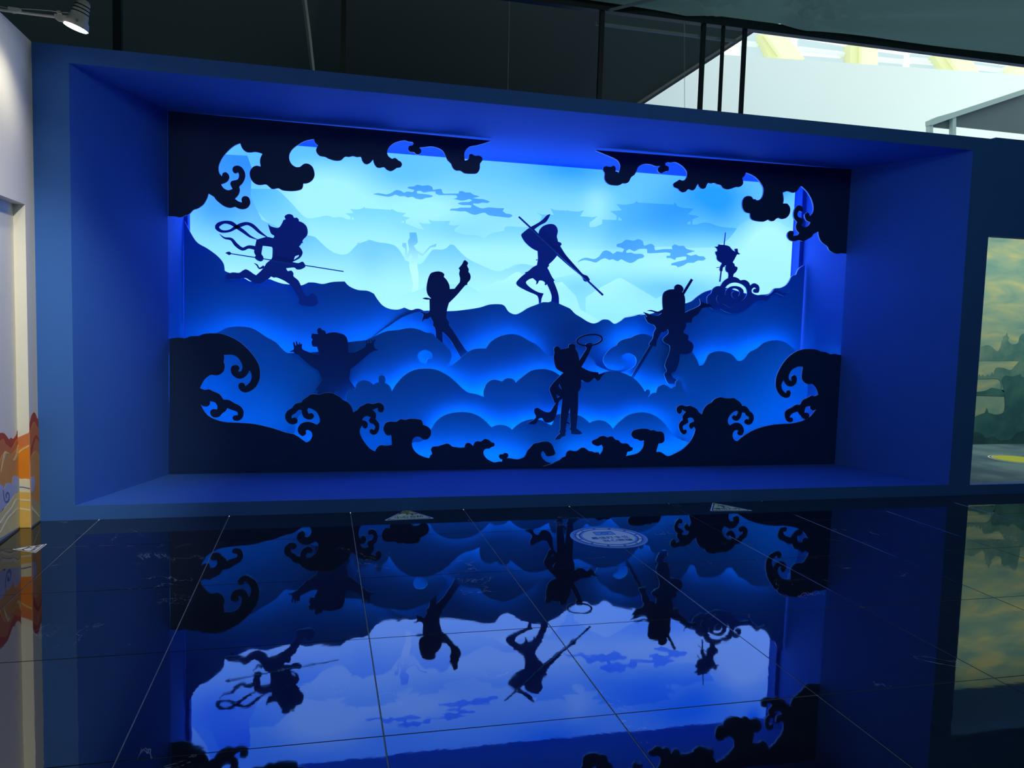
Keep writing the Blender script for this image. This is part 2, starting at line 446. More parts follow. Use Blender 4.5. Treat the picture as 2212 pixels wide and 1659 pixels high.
M_PANE = glow('daylit_pane', (0.66, 0.88, 0.92), 0.85); M_PANE.node_tree.nodes['Principled BSDF'].inputs['Base Color'].default_value = (.03, .04, .04, 1)
for s in ('300,330 715,400 715,440 300,390', '300,470 700,500 700,540 300,520', '975,440 1190,470 1190,500 975,480', '975,515 1180,535 1180,580 975,570',
          '1255,455 1440,480 1450,500 1255,480', '1255,540 1500,560 1530,610 1255,590', '1790,525 2110,570 2110,590 1790,545', '1830,600 2100,620 2100,650 1830,640', '-190,270 -20,290 20,360 -190,340', '-190,380 0,400 60,500 -190,480'):
    fr = wq('window', 'AI', s, 13.9, .06, M_PANE)
    p = [onY(q[0], q[1], 13.88) for q in L('AI', s)]
    tube('glazing_bar', [p[3]+Vector((0, 0, -.06)), p[2]+Vector((0, 0, -.06))], .05, M_WHITE, fr, 4)

booth = empty('grey_booth', (7, 8.2, 3.4), 'grey booth frame with slanted roof rail on the far right above the dark wall', 'booth')
def bq(name, s, Y, th, mat): return prism(name, [onY(p[0], p[1], Y) for p in L('AI', s)], (0, th, 0), mat, booth)
M_BOOTH = paint('grey_booth_panel', (0.10, 0.135, 0.14), 0.8, .08, 3, 0)
M_BRAIL = paint('grey_green_rail', (0.34, 0.44, 0.41), 0.6, .08, 6, 0)
bq('rail', '1415,1022 1470,995 1620,952 2260,742 2260,785 1620,998 1440,1062 1415,1062', 8.2, .08, M_BRAIL)
bq('post', '1410,1055 1440,1055 1436,1330 1406,1330', 8.22, .06, M_BRAIL)
bq('post', '1608,985 1636,978 1634,1330 1604,1330', 8.22, .06, M_BRAIL)
bq('panel', '1440,1062 1606,1003 1606,1098 1440,1080', 8.28, .02, M_BOOTH)
bq('panel', '1636,992 2260,785 2260,1143 1636,1075', 8.28, .02, M_BOOTH)

# ------------------------------------------------------------------ neighbouring mural room
M_SCENE, nt, b = new_mat('misty_mural_print')
tc = nt.nodes.new('ShaderNodeNewGeometry'); sp = nt.nodes.new('ShaderNodeSeparateXYZ'); nt.links.new(tc.outputs['Position'], sp.inputs[0])
mp = nt.nodes.new('ShaderNodeMapping'); mp.inputs['Scale'].default_value = (1.0, 1, 3.2); nt.links.new(tc.outputs['Position'], mp.inputs[0])
nz = nt.nodes.new('ShaderNodeTexNoise'); nz.inputs['Scale'].default_value = 1.7; nz.inputs['Detail'].default_value = 6; nz.inputs['Distortion'].default_value = .5
nt.links.new(mp.outputs[0], nz.inputs['Vector'])
cr = nt.nodes.new('ShaderNodeValToRGB'); e = cr.color_ramp.elements
e[0].position = .36; e[0].color = (.16, .36, .36, 1); e[1].position = .66; e[1].color = (.50, .55, .30, 1)
x_ = e.new(.5); x_.color = (.28, .45, .36, 1)
nt.links.new(nz.outputs['Fac'], cr.inputs[0]); nt.links.new(cr.outputs[0], b.inputs['Base Color']); b.inputs['Roughness'].default_value = .8
def teal(name, c1, c2, sc=4):
    m, nt, b = new_mat(name)
    tc = nt.nodes.new('ShaderNodeNewGeometry')
    nz = nt.nodes.new('ShaderNodeTexNoise'); nz.inputs['Scale'].default_value = sc; nz.inputs['Detail'].default_value = 8
    nt.links.new(tc.outputs['Position'], nz.inputs['Vector'])
    cr = nt.nodes.new('ShaderNodeValToRGB'); cr.color_ramp.elements[0].position = .38; cr.color_ramp.elements[1].position = .64
    cr.color_ramp.elements[0].color = (*c1, 1); cr.color_ramp.elements[1].color = (*c2, 1)
    nt.links.new(nz.outputs['Fac'], cr.inputs[0]); nt.links.new(cr.outputs[0], b.inputs['Base Color']); b.inputs['Roughness'].default_value = .8
    return m
YM = 7.62
struct(boxes('wall_mural', [((5.3, YM, 0), (9.6, YM+.08, 3.0))], M_SCENE))
struct(boxes('wall_mural_side', [((5.26, YW+.1, 0), (5.32, YM, 2.96))], M_BLUE))
struct(boxes('ceiling_light_block', [((5.26, YW+.09, 2.9), (9.6, YM, 2.96))], M_BLUE))  # unseen roof, added to hold daylight back from the mural
mural = empty('forest_mural', (7.8, YM, 0.09), 'teal misty forest and pagoda mural seen through the right-hand opening', 'mural')
M_T1 = teal('pale_teal_ink', (.06, .22, .23), (.18, .34, .30)); M_T2 = teal('teal_ink', (.018, .12, .15), (.05, .20, .20)); M_T3 = teal('deep_teal_ink', (.012, .07, .10), (.025, .12, .13))
def mq(name, reg, s, k, mat): return prism(name, [onY(p[0], p[1], YM - .002*k) for p in smooth(L(reg, s))], (0, .0015, 0), mat, mural)
mq('tree_tops', 'AE', '290,1500* 420,1470 520,1540 560,1490 580,1410 600,1400* 590,1370 625,1350* 638,1318* 650,1360* 665,1385* 650,1400 670,1440 720,1460 770,1440 790,1370 830,1330* 870,1340 980,1300 980,1659* 290,1659*', 1, M_T1)
mq('tree_line', 'AF', '340,260* 370,235* 385,262* 405,240* 430,262* 460,238* 480,262* 505,215* 520,255* 545,170 620,170 700,190 760,130 839,60 1000,30 1000,440* 640,430 600,330 560,285 420,285 338,290*', 2, M_T1)
mq('dark_trees', 'AF', '300,720* 330,680 430,640* 450,590* 465,640* 540,660 620,640 640,560 630,420 600,300* 640,250 720,260 800,235* 839,270 1000,240 1000,970* 285,970*', 3, M_T2)
mq('low_bushes', 'AF', '285,960* 290,870 340,845 400,870 440,910 520,890 580,930 700,920 760,860 839,830 1000,800 1000,975* 285,975*', 4, M_T3)
mq('hill_band', 'AF', '320,425* 430,410 500,380 600,400 700,430 700,470* 330,460*', 2, M_T2)
M_POND = teal('pond_print', (.05, .14, .24), (.16, .30, .38), 2.2)
pond = struct(boxes('floor_mural_room', [((5.39, YW+.09, 0), (9.6, YM, .088))], M_POND))
M_YEL = paint('yellow_vinyl', (.62, .72, .10), .5, .05, 8, 0); M_WV = paint('white_vinyl', (.88, .92, .92), .45, .03, 8, 0)
def disc(name, c, r, z, mat, parent, r0=0.0, seg=48, h=.001, a0=0, a1=2*math.pi):
    bm = bmesh.new(); n = seg
    if r0 <= 0:
        lp = [(c[0]+r*math.cos(2*math.pi*k/n), c[1]+r*math.sin(2*math.pi*k/n), z) for k in range(n)]
        prism_bm(bm, lp, (0, 0, h))
    else:
        full = abs(a1-a0-2*math.pi) < 1e-6
        rings = []
        for k in range(n if full else n+1):
            a = a0+(a1-a0)*k/n; ca, sa = math.cos(a), math.sin(a)
            rings.append([bm.verts.new((c[0]+q*ca, c[1]+q*sa, zz)) for q, zz in ((r0, z), (r, z), (r, z+h), (r0, z+h))])
        m = len(rings)
        for k in range(m if full else m-1):
            A, B = rings[k], rings[(k+1) % m]
            for i in range(4): bm.faces.new((A[i], B[i], B[(i+1) % 4], A[(i+1) % 4]))
        if not full: bm.faces.new(rings[0]); bm.faces.new(rings[-1][::-1])
    return link(name, mesh_from_bm(name, bm, mat), parent)
yc = onZ(2190, 992, .09)
ys = empty('floor_sticker', (yc.x, yc.y, .088), 'round yellow floor sticker with a pale rim on the printed pond floor', 'sticker')
disc('rim', (yc.x+.05, yc.y), .27, .088, M_WV, ys)
disc('face', (yc.x+.05, yc.y), .225, .0895, M_YEL, ys)
disc('ring_line', (yc.x+.05, yc.y), .25, .0895, M_STEEL, ys, .24)

# ------------------------------------------------------------------ printed hills on the left wall
hills = empty('hill_mural', (XL, 5.4, 0), 'printed orange and red hills with lilac cloud along the foot of the cream wall', 'mural')
def lw(name, plane, s, k, mat):
    pts = smooth(L('AA', s))
    if plane == 'A': P = [onX(p[0], p[1], XL) + Vector((.0012*k, 0, 0)) for p in pts]; v = (.001, 0, 0)
    elif plane == 'B': P = [onY(p[0], p[1], 5.35) + Vector((0, -.0012*k, 0)) for p in pts]; v = (0, -.001, 0)
    else: P = [onX(p[0], p[1], -1.80) + Vector((.0012*k, 0, 0)) for p in pts]; v = (.001, 0, 0)
    for p in P:
        p.z = max(p.z, .002)
        if plane == 'A': p.y = min(max(p.y, 5.351), YW-.001)
        if plane == 'B': p.x = min(max(p.x, -1.799), XL)
        if plane == 'C': p.y = min(p.y, 5.345)
    return prism(name, P, v, mat, hills)
def flat(name, c): return paint(name, c, .7, .10, 9, 0)
P_RED = flat('brick_red_ink', (.50, .085, .05)); P_RUST = flat('rust_ink', (.66, .21, .075)); P_OR = flat('orange_ink', (.80, .26, .02)); P_OC = flat('ochre_ink', (.70, .33, .10))
P_LIL = flat('lilac_ink', (.42, .48, .72)); P_PAL = flat('pale_yellow_ink', (.70, .62, .32)); P_YE = flat('warm_yellow_ink', (.80, .50, .12)); P_LINE = flat('cream_line_ink', (.80, .74, .55)); P_BL = flat('blue_line_ink', (.12, .18, .42)); P_GB = flat('khaki_ink', (.48, .42, .22))
lw('red_hill', 'C', '-60,430* -30,400 5,392 35,394 60,420 90,458 104,438* 125,452 150,425 181,362* 183,1325* -60,1470*', 1, P_RED)
lw('rust_hill', 'C', '-60,560* 0,470 30,450 50,500 80,520 110,545 150,470 181,430* 183,1325* -60,1470*', 2, P_RUST)
lw('ochre_hill', 'C', '-60,900* 0,650 25,600 50,570 85,600 110,600 150,560 181,480* 183,1325* -60,1470*', 3, P_OC)
lw('cream_streak', 'C', '0,780* 25,620 45,575* 80,590 90,605* 55,600 35,650 10,740*', 4, P_PAL)
lw('cream_streak', 'C', '100,650* 120,660 150,610 175,490* 165,620 130,675*', 4, P_PAL)
lw('lilac_cloud', 'C', '-60,930* -20,905 15,915 30,950 45,900 75,890 105,900 118,830 150,818 183,832* 183,980* 150,985 120,1040 70,1100 40,1160* 20,1140 0,1180* -60,1180*', 5, P_LIL)
lw('blue_swirl', 'C', '15,960* 22,1040 45,1090 75,1070 82,1010 60,975 40,1005 45,1040* 55,1040* 52,1010 63,990 72,1015 66,1060 45,1075 28,1030 22,960*', 6, P_BL)
lw('pale_hill', 'C', '-60,1180* 0,1182 40,1130 80,1080 140,1000 183,975* 183,1325* -60,1470*', 6, P_PAL)
lw('cream_line', 'C', '-20,1290* 40,1200 100,1130 130,1070 155,1045 183,1048* 183,1060* 155,1060 140,1085 110,1145 50,1215 0,1300*', 7, P_LINE)
lw('cream_line', 'C', '-20,1390* 60,1240 110,1190 145,1145 183,1140* 183,1155* 150,1160 115,1205 70,1250 0,1380*', 7, P_LINE)
lw('orange_hill', 'B', '181,436* 230,415 325,372* 325,700* 181,700*', 1, P_RUST)
lw('orange_hill', 'B', '181,560* 230,530 325,500* 325,900* 181,900*', 2, P_OR)
lw('cream_streak', 'B', '181,585* 230,545 325,495* 325,510* 230,560 181,600*', 3, P_PAL)
lw('pale_cloud', 'B', '181,832* 215,850 250,845 325,855* 325,985* 230,980 181,975*', 4, P_LINE)
lw('blue_line', 'B', '181,925* 230,925 325,945* 325,955* 230,935 181,935*', 5, P_BL)
lw('yellow_hill', 'B', '181,978* 325,985* 325,1345* 181,1345*', 5, P_YE)
lw('cream_line', 'B', '181,1046* 325,1052* 325,1068* 181,1062*', 6, P_LINE)
lw('cream_line', 'B', '181,1136* 240,1140 325,1155* 325,1170* 240,1156 181,1152*', 6, P_LINE)
lw('red_peak', 'A', '262,380* 290,300 310,220 335,186 350,200 368,250 392,245* 392,1260* 262,1345*', 1, P_RED)
lw('rust_peak', 'A', '262,600* 290,420 315,320 340,282 365,330 392,380* 392,1260* 262,1345*', 2, P_RUST)
lw('red_band', 'A', '262,660* 300,530 330,430 355,415 392,470* 392,500* 358,440 335,470 310,580 285,680*', 3, P_RED)
lw('ochre_foot', 'A', '262,720* 310,620 350,570 392,620* 392,1260* 262,1345*', 3, P_OC)
lw('lilac_cloud', 'A', '262,860* 300,830 325,826 338,880 325,960 300,1000* 262,1000*', 4, P_LIL)
lw('khaki_foot', 'A', '262,1000* 330,1060 392,1110* 392,1260* 262,1345*', 4, P_GB)
lw('cream_line', 'A', '262,1065* 300,1120 340,1165 385,1225* 375,1228* 330,1180 290,1135 262,1090*', 5, P_LINE)

# ------------------------------------------------------------------ arm spotlight on the left wall
def PY(x, y, Y=5.0): return onY(REG['Y'][0]+x*.1085, y*.1085, Y)
lamp = empty('arm_spotlight', PY(-60, 190), 'cream enamel arm spotlight reaching out over the left wall top', 'lamp')
tube('arm', [PY(-120, 170), PY(60, 205), PY(1090, 335)], .0075, M_LAMPW, lamp, 10)
tube('cable', [PY(-120, 110), PY(60, 140), PY(230, 190), PY(420, 175), PY(700, 190), PY(1010, 215), PY(1200, 245), PY(1480, 262)], .0022, M_LAMPW, lamp, 6)
prism('clamp', [PY(*q, 4.985) for q in ((150, 125), (390, 160), (410, 225), (230, 235), (160, 190))], (0, .03, 0), M_LAMPW, lamp)
prism('cable_clip', [PY(*q, 4.99) for q in ((1115, 210), (1200, 208), (1215, 265), (1120, 250))], (0, .02, 0), M_LAMPW, lamp)
prism('yoke', [PY(*q, 4.96) for q in ((1080, 270), (1400, 320), (1480, 345), (1470, 400), (1300, 440), (1150, 410), (1075, 350))], (0, .012, 0), M_LAMPW, lamp)
prism('yoke', [PY(*q, 5.03) for q in ((1080, 270), (1400, 320), (1480, 345), (1470, 400), (1300, 440), (1150, 410), (1075, 350))], (0, .012, 0), M_LAMPW, lamp)
c0 = PY(1640, 110); c1 = PY(1500, 560)
ax = (c1-c0).normalized() + Vector((-.02, .02, 0)); ax.normalize()
top = c1 - ax*.150
rad = .0795*0.83
def lathe(name, prof, mat, parent, seg=28):
    bm = bmesh.new()
    u = ax.cross(Vector((0, 1, 0))).normalized(); w = ax.cross(u)
    rings = []
    for t, r in prof:
        rings.append([bm.verts.new(top + ax*t + (u*math.cos(2*math.pi*k/seg)+w*math.sin(2*math.pi*k/seg))*r) for k in range(seg)])
    for a, b in zip(rings, rings[1:]):
        for k in range(seg): bm.faces.new((a[k], a[(k+1) % seg], b[(k+1) % seg], b[k]))
    bm.faces.new(rings[0]); bm.faces.new(rings[-1][::-1])
    me = mesh_from_bm(name, bm, mat)
    for p in me.polygons: p.use_smooth = len(p.vertices) == 4
    return link(name, me, parent)
head = lathe('lamp_head', [(0, .028), (.004, .036), (.06, .045), (.10, .052), (.11, .060), (.146, .068)], M_LAMPW, lamp)
lathe('heat_sink', [(-.012, .022), (-.002, .034), (0.001, .034)], M_LAMPW, lamp)
M_LENS = glow('lit_lens', (1.0, .97, .90), 14.0)
lathe('lens', [(.1465, .062), (.150, .060)], M_LENS, lamp)
for k in range(3):
    lathe('cooling_slot', [(.02+.02*k, .0405+.003*k), (.026+.02*k, .0415+.003*k)], M_STEEL, head)
tube('pivot_screw', [PY(1535, 400, 4.955), PY(1535, 400, 4.93)], .008, M_GREYST, lamp, 8)
sl = bpy.data.lights.new('spot_beam', 'SPOT'); sl.energy = 15; sl.color = (1.0, .92, .72); sl.spot_size = math.radians(120); sl.spot_blend = .85; sl.shadow_soft_size = .05
so = bpy.data.objects.new('spot_beam', sl); col.objects.link(so)
so.location = c1 + ax*.02
so.rotation_euler = (Vector((-1.9, 4.75, 1.5)) - so.location).to_track_quat('-Z', 'Y').to_euler()
so.parent = lamp; so.matrix_parent_inverse = lamp.matrix_world.inverted()

# ------------------------------------------------------------------ floor stickers
M_SY = paint('yellow_sign_vinyl', (.84, .86, .30), .5, .04, 10, 0)
M_SB = paint('black_sign_ink', (.012, .02, .03), .5, 0, 10, 0)
M_SBL = paint('blue_sign_ink', (.03, .14, .42), .5, 0, 10, 0); M_SLB = paint('light_blue_sign_ink', (.22, .45, .85), .5, 0, 10, 0)
M_SG = paint('pale_sign_face', (.86, .92, .80), .5, .03, 10, 0)
M_BR = paint('worn_brown_patch', (.36, .26, .06), .8, .2, 40, 0)
def text(name, body, size, mat, parent, origin, xdir, z, bold=.0):
    cu = bpy.data.curves.new(name, 'FONT'); cu.body = body; cu.size = size; cu.align_x = 'CENTER'; cu.align_y = 'CENTER'; cu.extrude = .0004; cu.offset = bold
    t = bpy.data.objects.new('tmp', cu); col.objects.link(t)
    dg = bpy.context.evaluated_depsgraph_get(); dg.update()
    me = bpy.data.meshes.new_from_object(t.evaluated_get(dg)); bpy.data.objects.remove(t); bpy.data.curves.remove(cu)
    me.materials.clear(); me.materials.append(mat)
    xd = Vector((xdir[0], xdir[1], 0)).normalized(); yd = Vector((-xd.y, xd.x, 0))
    for v in me.vertices:
        v.co = Vector((origin[0], origin[1], z)) + xd*v.co.x + yd*v.co.y + Vector((0, 0, v.co.z))
    for p in me.polygons: p.material_index = 0
    me.name = name
    return link(name, me, parent)
def tri_sign(a, b, c, words, label, fall, mats, name='floor_sticker'):
    """a, b = base corners left and right as read, c = apex"""
    a, b, c = Vector((a.x, a.y, 0)), Vector((b.x, b.y, 0)), Vector((c.x, c.y, 0))
    cen = (a+b+c)/3
    t = empty(name, (cen.x, cen.y, 0.0), label, 'sticker', 'triangular floor stickers')
    def tri(nm, k, z, mat):
        P = []
        for p in (a, b, c):      # rounded corners
            q = cen + (p-cen)*k
            o = [x for x in (a, b, c) if x is not p]
            d = [(cen+(x-cen)*k-q) for x in o]
            e1, e2 = q+d[0]*.06, q+d[1]*.06
            P.append((e1, q, e2))
        lp = []
        order = []
        for i, p in enumerate((a, b, c)):
            q = cen+(p-cen)*k
            prv = cen+((a, b, c)[i-1]-cen)*k; nx_ = cen+((a, b, c)[(i+1) % 3]-cen)*k
            for s_ in (0, .25, .5, .75, 1.0):
                A = q+(prv-q)*.05; B = q+(nx_-q)*.05
                m_ = A*(1-s_)**2 + q*2*s_*(1-s_) + B*s_**2
                lp.append((m_.x, m_.y, z))
        return prism(nm, lp, (0, 0, .0008), mat, t)
    tri('border', 1.0, .0005, mats[0]); tri('black_line', .90, .0014, M_SB); tri('face', .82, .0023, mats[1])
    xd = (b-a).normalized(); yd = Vector((-xd.y, xd.x, 0)); Lb = (b-a).length; H = (c-a).dot(yd); mid = a+xd*((c-a).dot(xd))*.5+xd*(Lb*.25)
    mid = (a+b)/2
    text('lettering', words, Lb*.150, M_SB, t, mid+yd*H*.20+xd*((c-a).dot(xd)-Lb/2)*.3, xd, .0033, .0012)
    o = mid+yd*H*.47+xd*((c-a).dot(xd)-Lb/2)*.5; s = Lb*.22
    def bar(nm, pts, w):
        P = [o+xd*(p[0]*s)+yd*(p[1]*s) for p in pts]
        bm = bmesh.new()
        for p, q in zip(P, P[1:]):
            d = (q-p).normalized(); n_ = Vector((-d.y, d.x, 0))*w*s
            prism_bm(bm, [Vector((v.x, v.y, .0033)) for v in (p-n_, q-n_, q+n_, p+n_)], (0, 0, .0006))
        return link(nm, mesh_from_bm(nm, bm, M_SB), t)
    if fall:
        bar('falling_figure', [(-.55, .55), (-.1, .35), (.35, .15), (.9, .05)], .09); bar('falling_figure', [(-.1, .35), (-.05, -.1)], .07); bar('falling_figure', [(.3, .15), (.4, -.3)], .08); bar('falling_figure', [(-.5, .55), (-.85, .15)], .06)
        bar('ground_line', [(-.25, -.38), (.75, -.38)], .035)
    else:
        bar('walking_figure', [(-.05, .45), (.1, -.05)], .13); bar('walking_figure', [(.1, -.05), (-.05, -.5)], .08); bar('walking_figure', [(.1, -.05), (.6, -.35)], .07); bar('walking_figure', [(-.05, .4), (-.5, .1)], .06); bar('walking_figure', [(0, .4), (.45, .3)], .06)
    disc('figure_head', (o+xd*((-.68 if fall else -.12)*s)+yd*((.66 if fall else .68)*s)), .11*s, .0033, M_SB, t, 0, 16, .0006)
    return t
t1 = tri_sign(onZ(830, 1124.5, 0), onZ(938.5, 1120, 0), onZ(877.5, 1101, 0), '小心台阶', 'yellow triangle floor sticker with a falling figure, left of the stage centre', True, (M_WV, M_SY))
ap = onZ(877.5, 1105, 0); disc('worn_patch', (ap.x, ap.y-.03), .022, .0034, M_BR, t1, 0, 14, .0003)
a, b = onZ(1534, 1104, 0), onZ(1627, 1103.5, 0)
t2 = tri_sign(a, b, Vector((a.x+.155, 5.495, 0)), '请勿入内', 'yellow triangle floor sticker with a walking figure, right of the stage centre', False, (M_WV, M_SY))
t3 = tri_sign(onZ(77, 1194.5, 0), onZ(102, 1175, 0), onZ(26, 1187, 0), '小心台阶', 'small white triangle floor sticker beside the foot of the cream wall', True, (M_WV, paint('white_sign_face', (.74, .76, .72), .5, .03, 10, 0)))

pc = onZ(1315, 1160.5, 0); pr_ = .248
rs = empty('floor_sticker', (pc.x, pc.y, 0), 'large round blue and white floor sticker with a camera drawing', 'sticker')
disc('rim', pc, pr_, .0005, M_SLB, rs, 0, 64)
disc('rim_line', pc, pr_*.925, .0016, M_SBL, rs, pr_*.915, 64, .0006)
disc('ring', pc, pr_*.89, .0016, M_SBL, rs, pr_*.70, 64, .0006)
for k in range(12):
    a0 = 2*math.pi*(k+.08)/12+.15; a1 = 2*math.pi*(k+.92)/12+.15
    disc('ring_dash', pc, pr_*.845, .0023, M_SG, rs, pr_*.775, 8, .0006, a0, a1)
disc('inner_rim', pc, pr_*.73, .0023, M_SLB, rs, 0, 64, .0006)
disc('face', pc, pr_*.68, .0030, M_SG, rs, 0, 64, .0006)
xa = (onZ(1379, 1158, 0)-onZ(1283, 1162.5, 0)); xa.z = 0; xa.normalize(); ya = Vector((-xa.y, xa.x, 0))
text('lettering', '最佳打卡位', pr_*.205, M_SBL, rs, pc-ya*pr_*.10, xa, .0038, .0008)
text('lettering', '当心碰撞', pr_*.205, M_SBL, rs, pc-ya*pr_*.36+xa*pr_*.10, xa, .0038, .0008)
cc = pc+ya*pr_*.30
def fq(nm, x0, y0, x1, y1, z, mat):
    prism(nm, [cc+xa*(x*pr_)+ya*(y*pr_)+Vector((0, 0, z)) for x, y in ((x0, y0), (x1, y0), (x1, y1), (x0, y1))], (0, 0, .0005), mat, rs)
fq('camera_outline', -.27, -.13, .27, .19, .0037, M_SBL); fq('camera_body', -.25, -.11, .25, .13, .0043, M_SLB); fq('camera_flash', .12, -.02, .2, .02, .0049, M_SG)
disc('camera_lens', cc+ya*0*pr_, pr_*.10, .0049, M_SBL, rs, pr_*.075, 24, .0005)

# ------------------------------------------------------------------ back-lit picture at the rear of the stage
def bg_nodes(nt):
    g = nt.nodes.new('ShaderNodeNewGeometry'); s = nt.nodes.new('ShaderNodeSeparateXYZ'); nt.links.new(g.outputs['Position'], s.inputs[0])
    def m(op, a, b=None, c=None):
        n = nt.nodes.new('ShaderNodeMath'); n.operation = op
        for i, v in enumerate((a, b, c)):
            if v is None: continue
            if isinstance(v, (int, float)): n.inputs[i].default_value = v
            else: nt.links.new(v, n.inputs[i])
        return n.outputs[0]
    X, Zc = s.outputs[0], s.outputs[2]
    def gauss(cx, cz, sx, sz, amp):
        a = m('POWER', m('ABSOLUTE', m('DIVIDE', m('SUBTRACT', X, cx), sx)), 2.0); b = m('POWER', m('ABSOLUTE', m('DIVIDE', m('SUBTRACT', Zc, cz), sz)), 2.0)
        return m('MULTIPLY', m('EXPONENT', m('MULTIPLY', m('ADD', a, b), -1.0)), amp)
    tot = m('MULTIPLY', m('SMOOTH_MIN', m('MAXIMUM', m('MULTIPLY', m('SUBTRACT', Zc, 2.0), 0.95), 0.0), 1.0, .1), 0.62)
    for q in BLOBS: tot = m('ADD', tot, gauss(*q))
    tot = m('MINIMUM', m('MAXIMUM', tot, 0.0), 1.0)
    cr = nt.nodes.new('ShaderNodeValToRGB'); e = cr.color_ramp.elements
    e[0].position = 0; e[0].color = (.49, .77, 1.0, 1)
    e[1].position = 1; e[1].color = (.025, .29, 1.0, 1)
    k = e.new(.45); k.color = (.18, .50, 1.0, 1)
    nt.links.new(tot, cr.inputs[0])
    gain = nt.nodes.new('ShaderNodeVectorMath'); gain.operation = 'MULTIPLY'; gain.inputs[1].default_value = (0.78, 1.20, 3.2)
    nt.links.new(cr.outputs[0], gain.inputs[0])
    return gain.outputs[0], X, Zc
def bp_(x, y):
    p = onY(x, y, 7.36); return p.x, p.z
BLOBS = []
for x, y, sx, sz, a in ((1230, 365, .45, .16, .45), (1540, 420, .5, .2, .55), (1440, 470, .40, .22, .42), (1335, 520, .22, .22, .18), (560, 370, .35, .3, .25), (870, 380, .3, .16, .12),
                        (1000, 500, .30, .1, .10), (1560, 470, .25, .18, .35), (700, 410, .45, .22, -.4), (740, 480, .4, .2, -.25), (920, 445, .35, .15, -.28), (1290, 440, .14, .2, -.22),
                        (1120, 560, .6, .12, -.12), (1655, 560, .22, .4, -.45), (690, 330, .2, .08, .10), (800, 560, .15, .2, .12), (620, 500, .3, .2, .15), (1450, 625, .5, .14, .26), (1250, 620, .15, .1, .12), (470, 460, .22, .2, .30), (1690, 400, .1, .12, .6)):
    cx_, cz_ = bp_(x, y); BLOBS.append((cx_, cz_, sx, sz, a))
LBS = 1.0
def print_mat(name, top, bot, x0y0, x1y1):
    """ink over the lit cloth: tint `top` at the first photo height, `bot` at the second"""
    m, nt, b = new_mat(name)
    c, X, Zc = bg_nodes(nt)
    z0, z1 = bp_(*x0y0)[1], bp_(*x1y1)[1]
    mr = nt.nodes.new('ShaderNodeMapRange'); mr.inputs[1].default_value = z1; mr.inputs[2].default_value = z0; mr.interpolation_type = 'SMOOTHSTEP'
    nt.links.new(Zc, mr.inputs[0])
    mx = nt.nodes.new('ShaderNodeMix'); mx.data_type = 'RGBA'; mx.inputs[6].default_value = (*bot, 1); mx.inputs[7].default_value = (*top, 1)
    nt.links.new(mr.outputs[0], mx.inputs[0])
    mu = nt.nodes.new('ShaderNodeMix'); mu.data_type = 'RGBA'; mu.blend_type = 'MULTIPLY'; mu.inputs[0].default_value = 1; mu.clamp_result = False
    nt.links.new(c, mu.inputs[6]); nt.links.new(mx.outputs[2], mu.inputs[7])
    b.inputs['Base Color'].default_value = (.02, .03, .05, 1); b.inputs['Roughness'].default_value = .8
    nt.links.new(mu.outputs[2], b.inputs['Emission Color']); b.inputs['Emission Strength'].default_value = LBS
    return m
lb = empty('lit_backdrop', (1.8, 7.45, 1.0), 'back-lit blue picture panel of misty hills, clouds and pavilions behind the cutouts', 'light box')
M_BG = print_mat('lit_cloth', (1, 1, 1), (1, 1, 1), (1100, 400), (1100, 600))
YBK = 7.36
boxes('light_cloth', [((-1.112, YBK, ZS+.35), (4.752, YBK+.09, 2.858))], M_BG, lb)
nprint = [0]
def ink(name, loops, mat):
    nprint[0] += 1
    lps = []
    for pts in loops:
        q = []
        for p in smooth(pts, step=4):
            w = onY(p[0], p[1], YBK); w.x = min(max(w.x, -1.11), 4.75); w.z = min(w.z, 2.857); q.append(w)
        lps.append(q)
    return board(name, lps, YBK - .0012*nprint[0] - .001, .001, (mat,), lb, raw=True)
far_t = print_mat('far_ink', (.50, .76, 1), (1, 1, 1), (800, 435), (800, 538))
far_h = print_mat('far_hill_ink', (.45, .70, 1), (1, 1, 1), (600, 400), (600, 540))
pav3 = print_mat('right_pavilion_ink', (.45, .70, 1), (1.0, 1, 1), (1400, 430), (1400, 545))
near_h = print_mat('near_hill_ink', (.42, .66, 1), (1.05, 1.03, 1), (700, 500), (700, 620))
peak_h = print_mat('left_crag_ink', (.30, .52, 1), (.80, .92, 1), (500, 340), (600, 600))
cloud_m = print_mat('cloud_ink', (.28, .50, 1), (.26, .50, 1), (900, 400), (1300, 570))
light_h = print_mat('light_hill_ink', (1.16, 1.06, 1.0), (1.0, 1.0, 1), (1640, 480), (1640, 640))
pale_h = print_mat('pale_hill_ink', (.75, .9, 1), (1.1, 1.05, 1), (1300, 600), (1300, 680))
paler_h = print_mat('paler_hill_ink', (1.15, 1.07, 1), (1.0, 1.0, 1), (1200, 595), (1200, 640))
fig_h = print_mat('robed_figure_ink', (.35, .58, 1), (1.35, 1.12, 1), (880, 505), (890, 590))
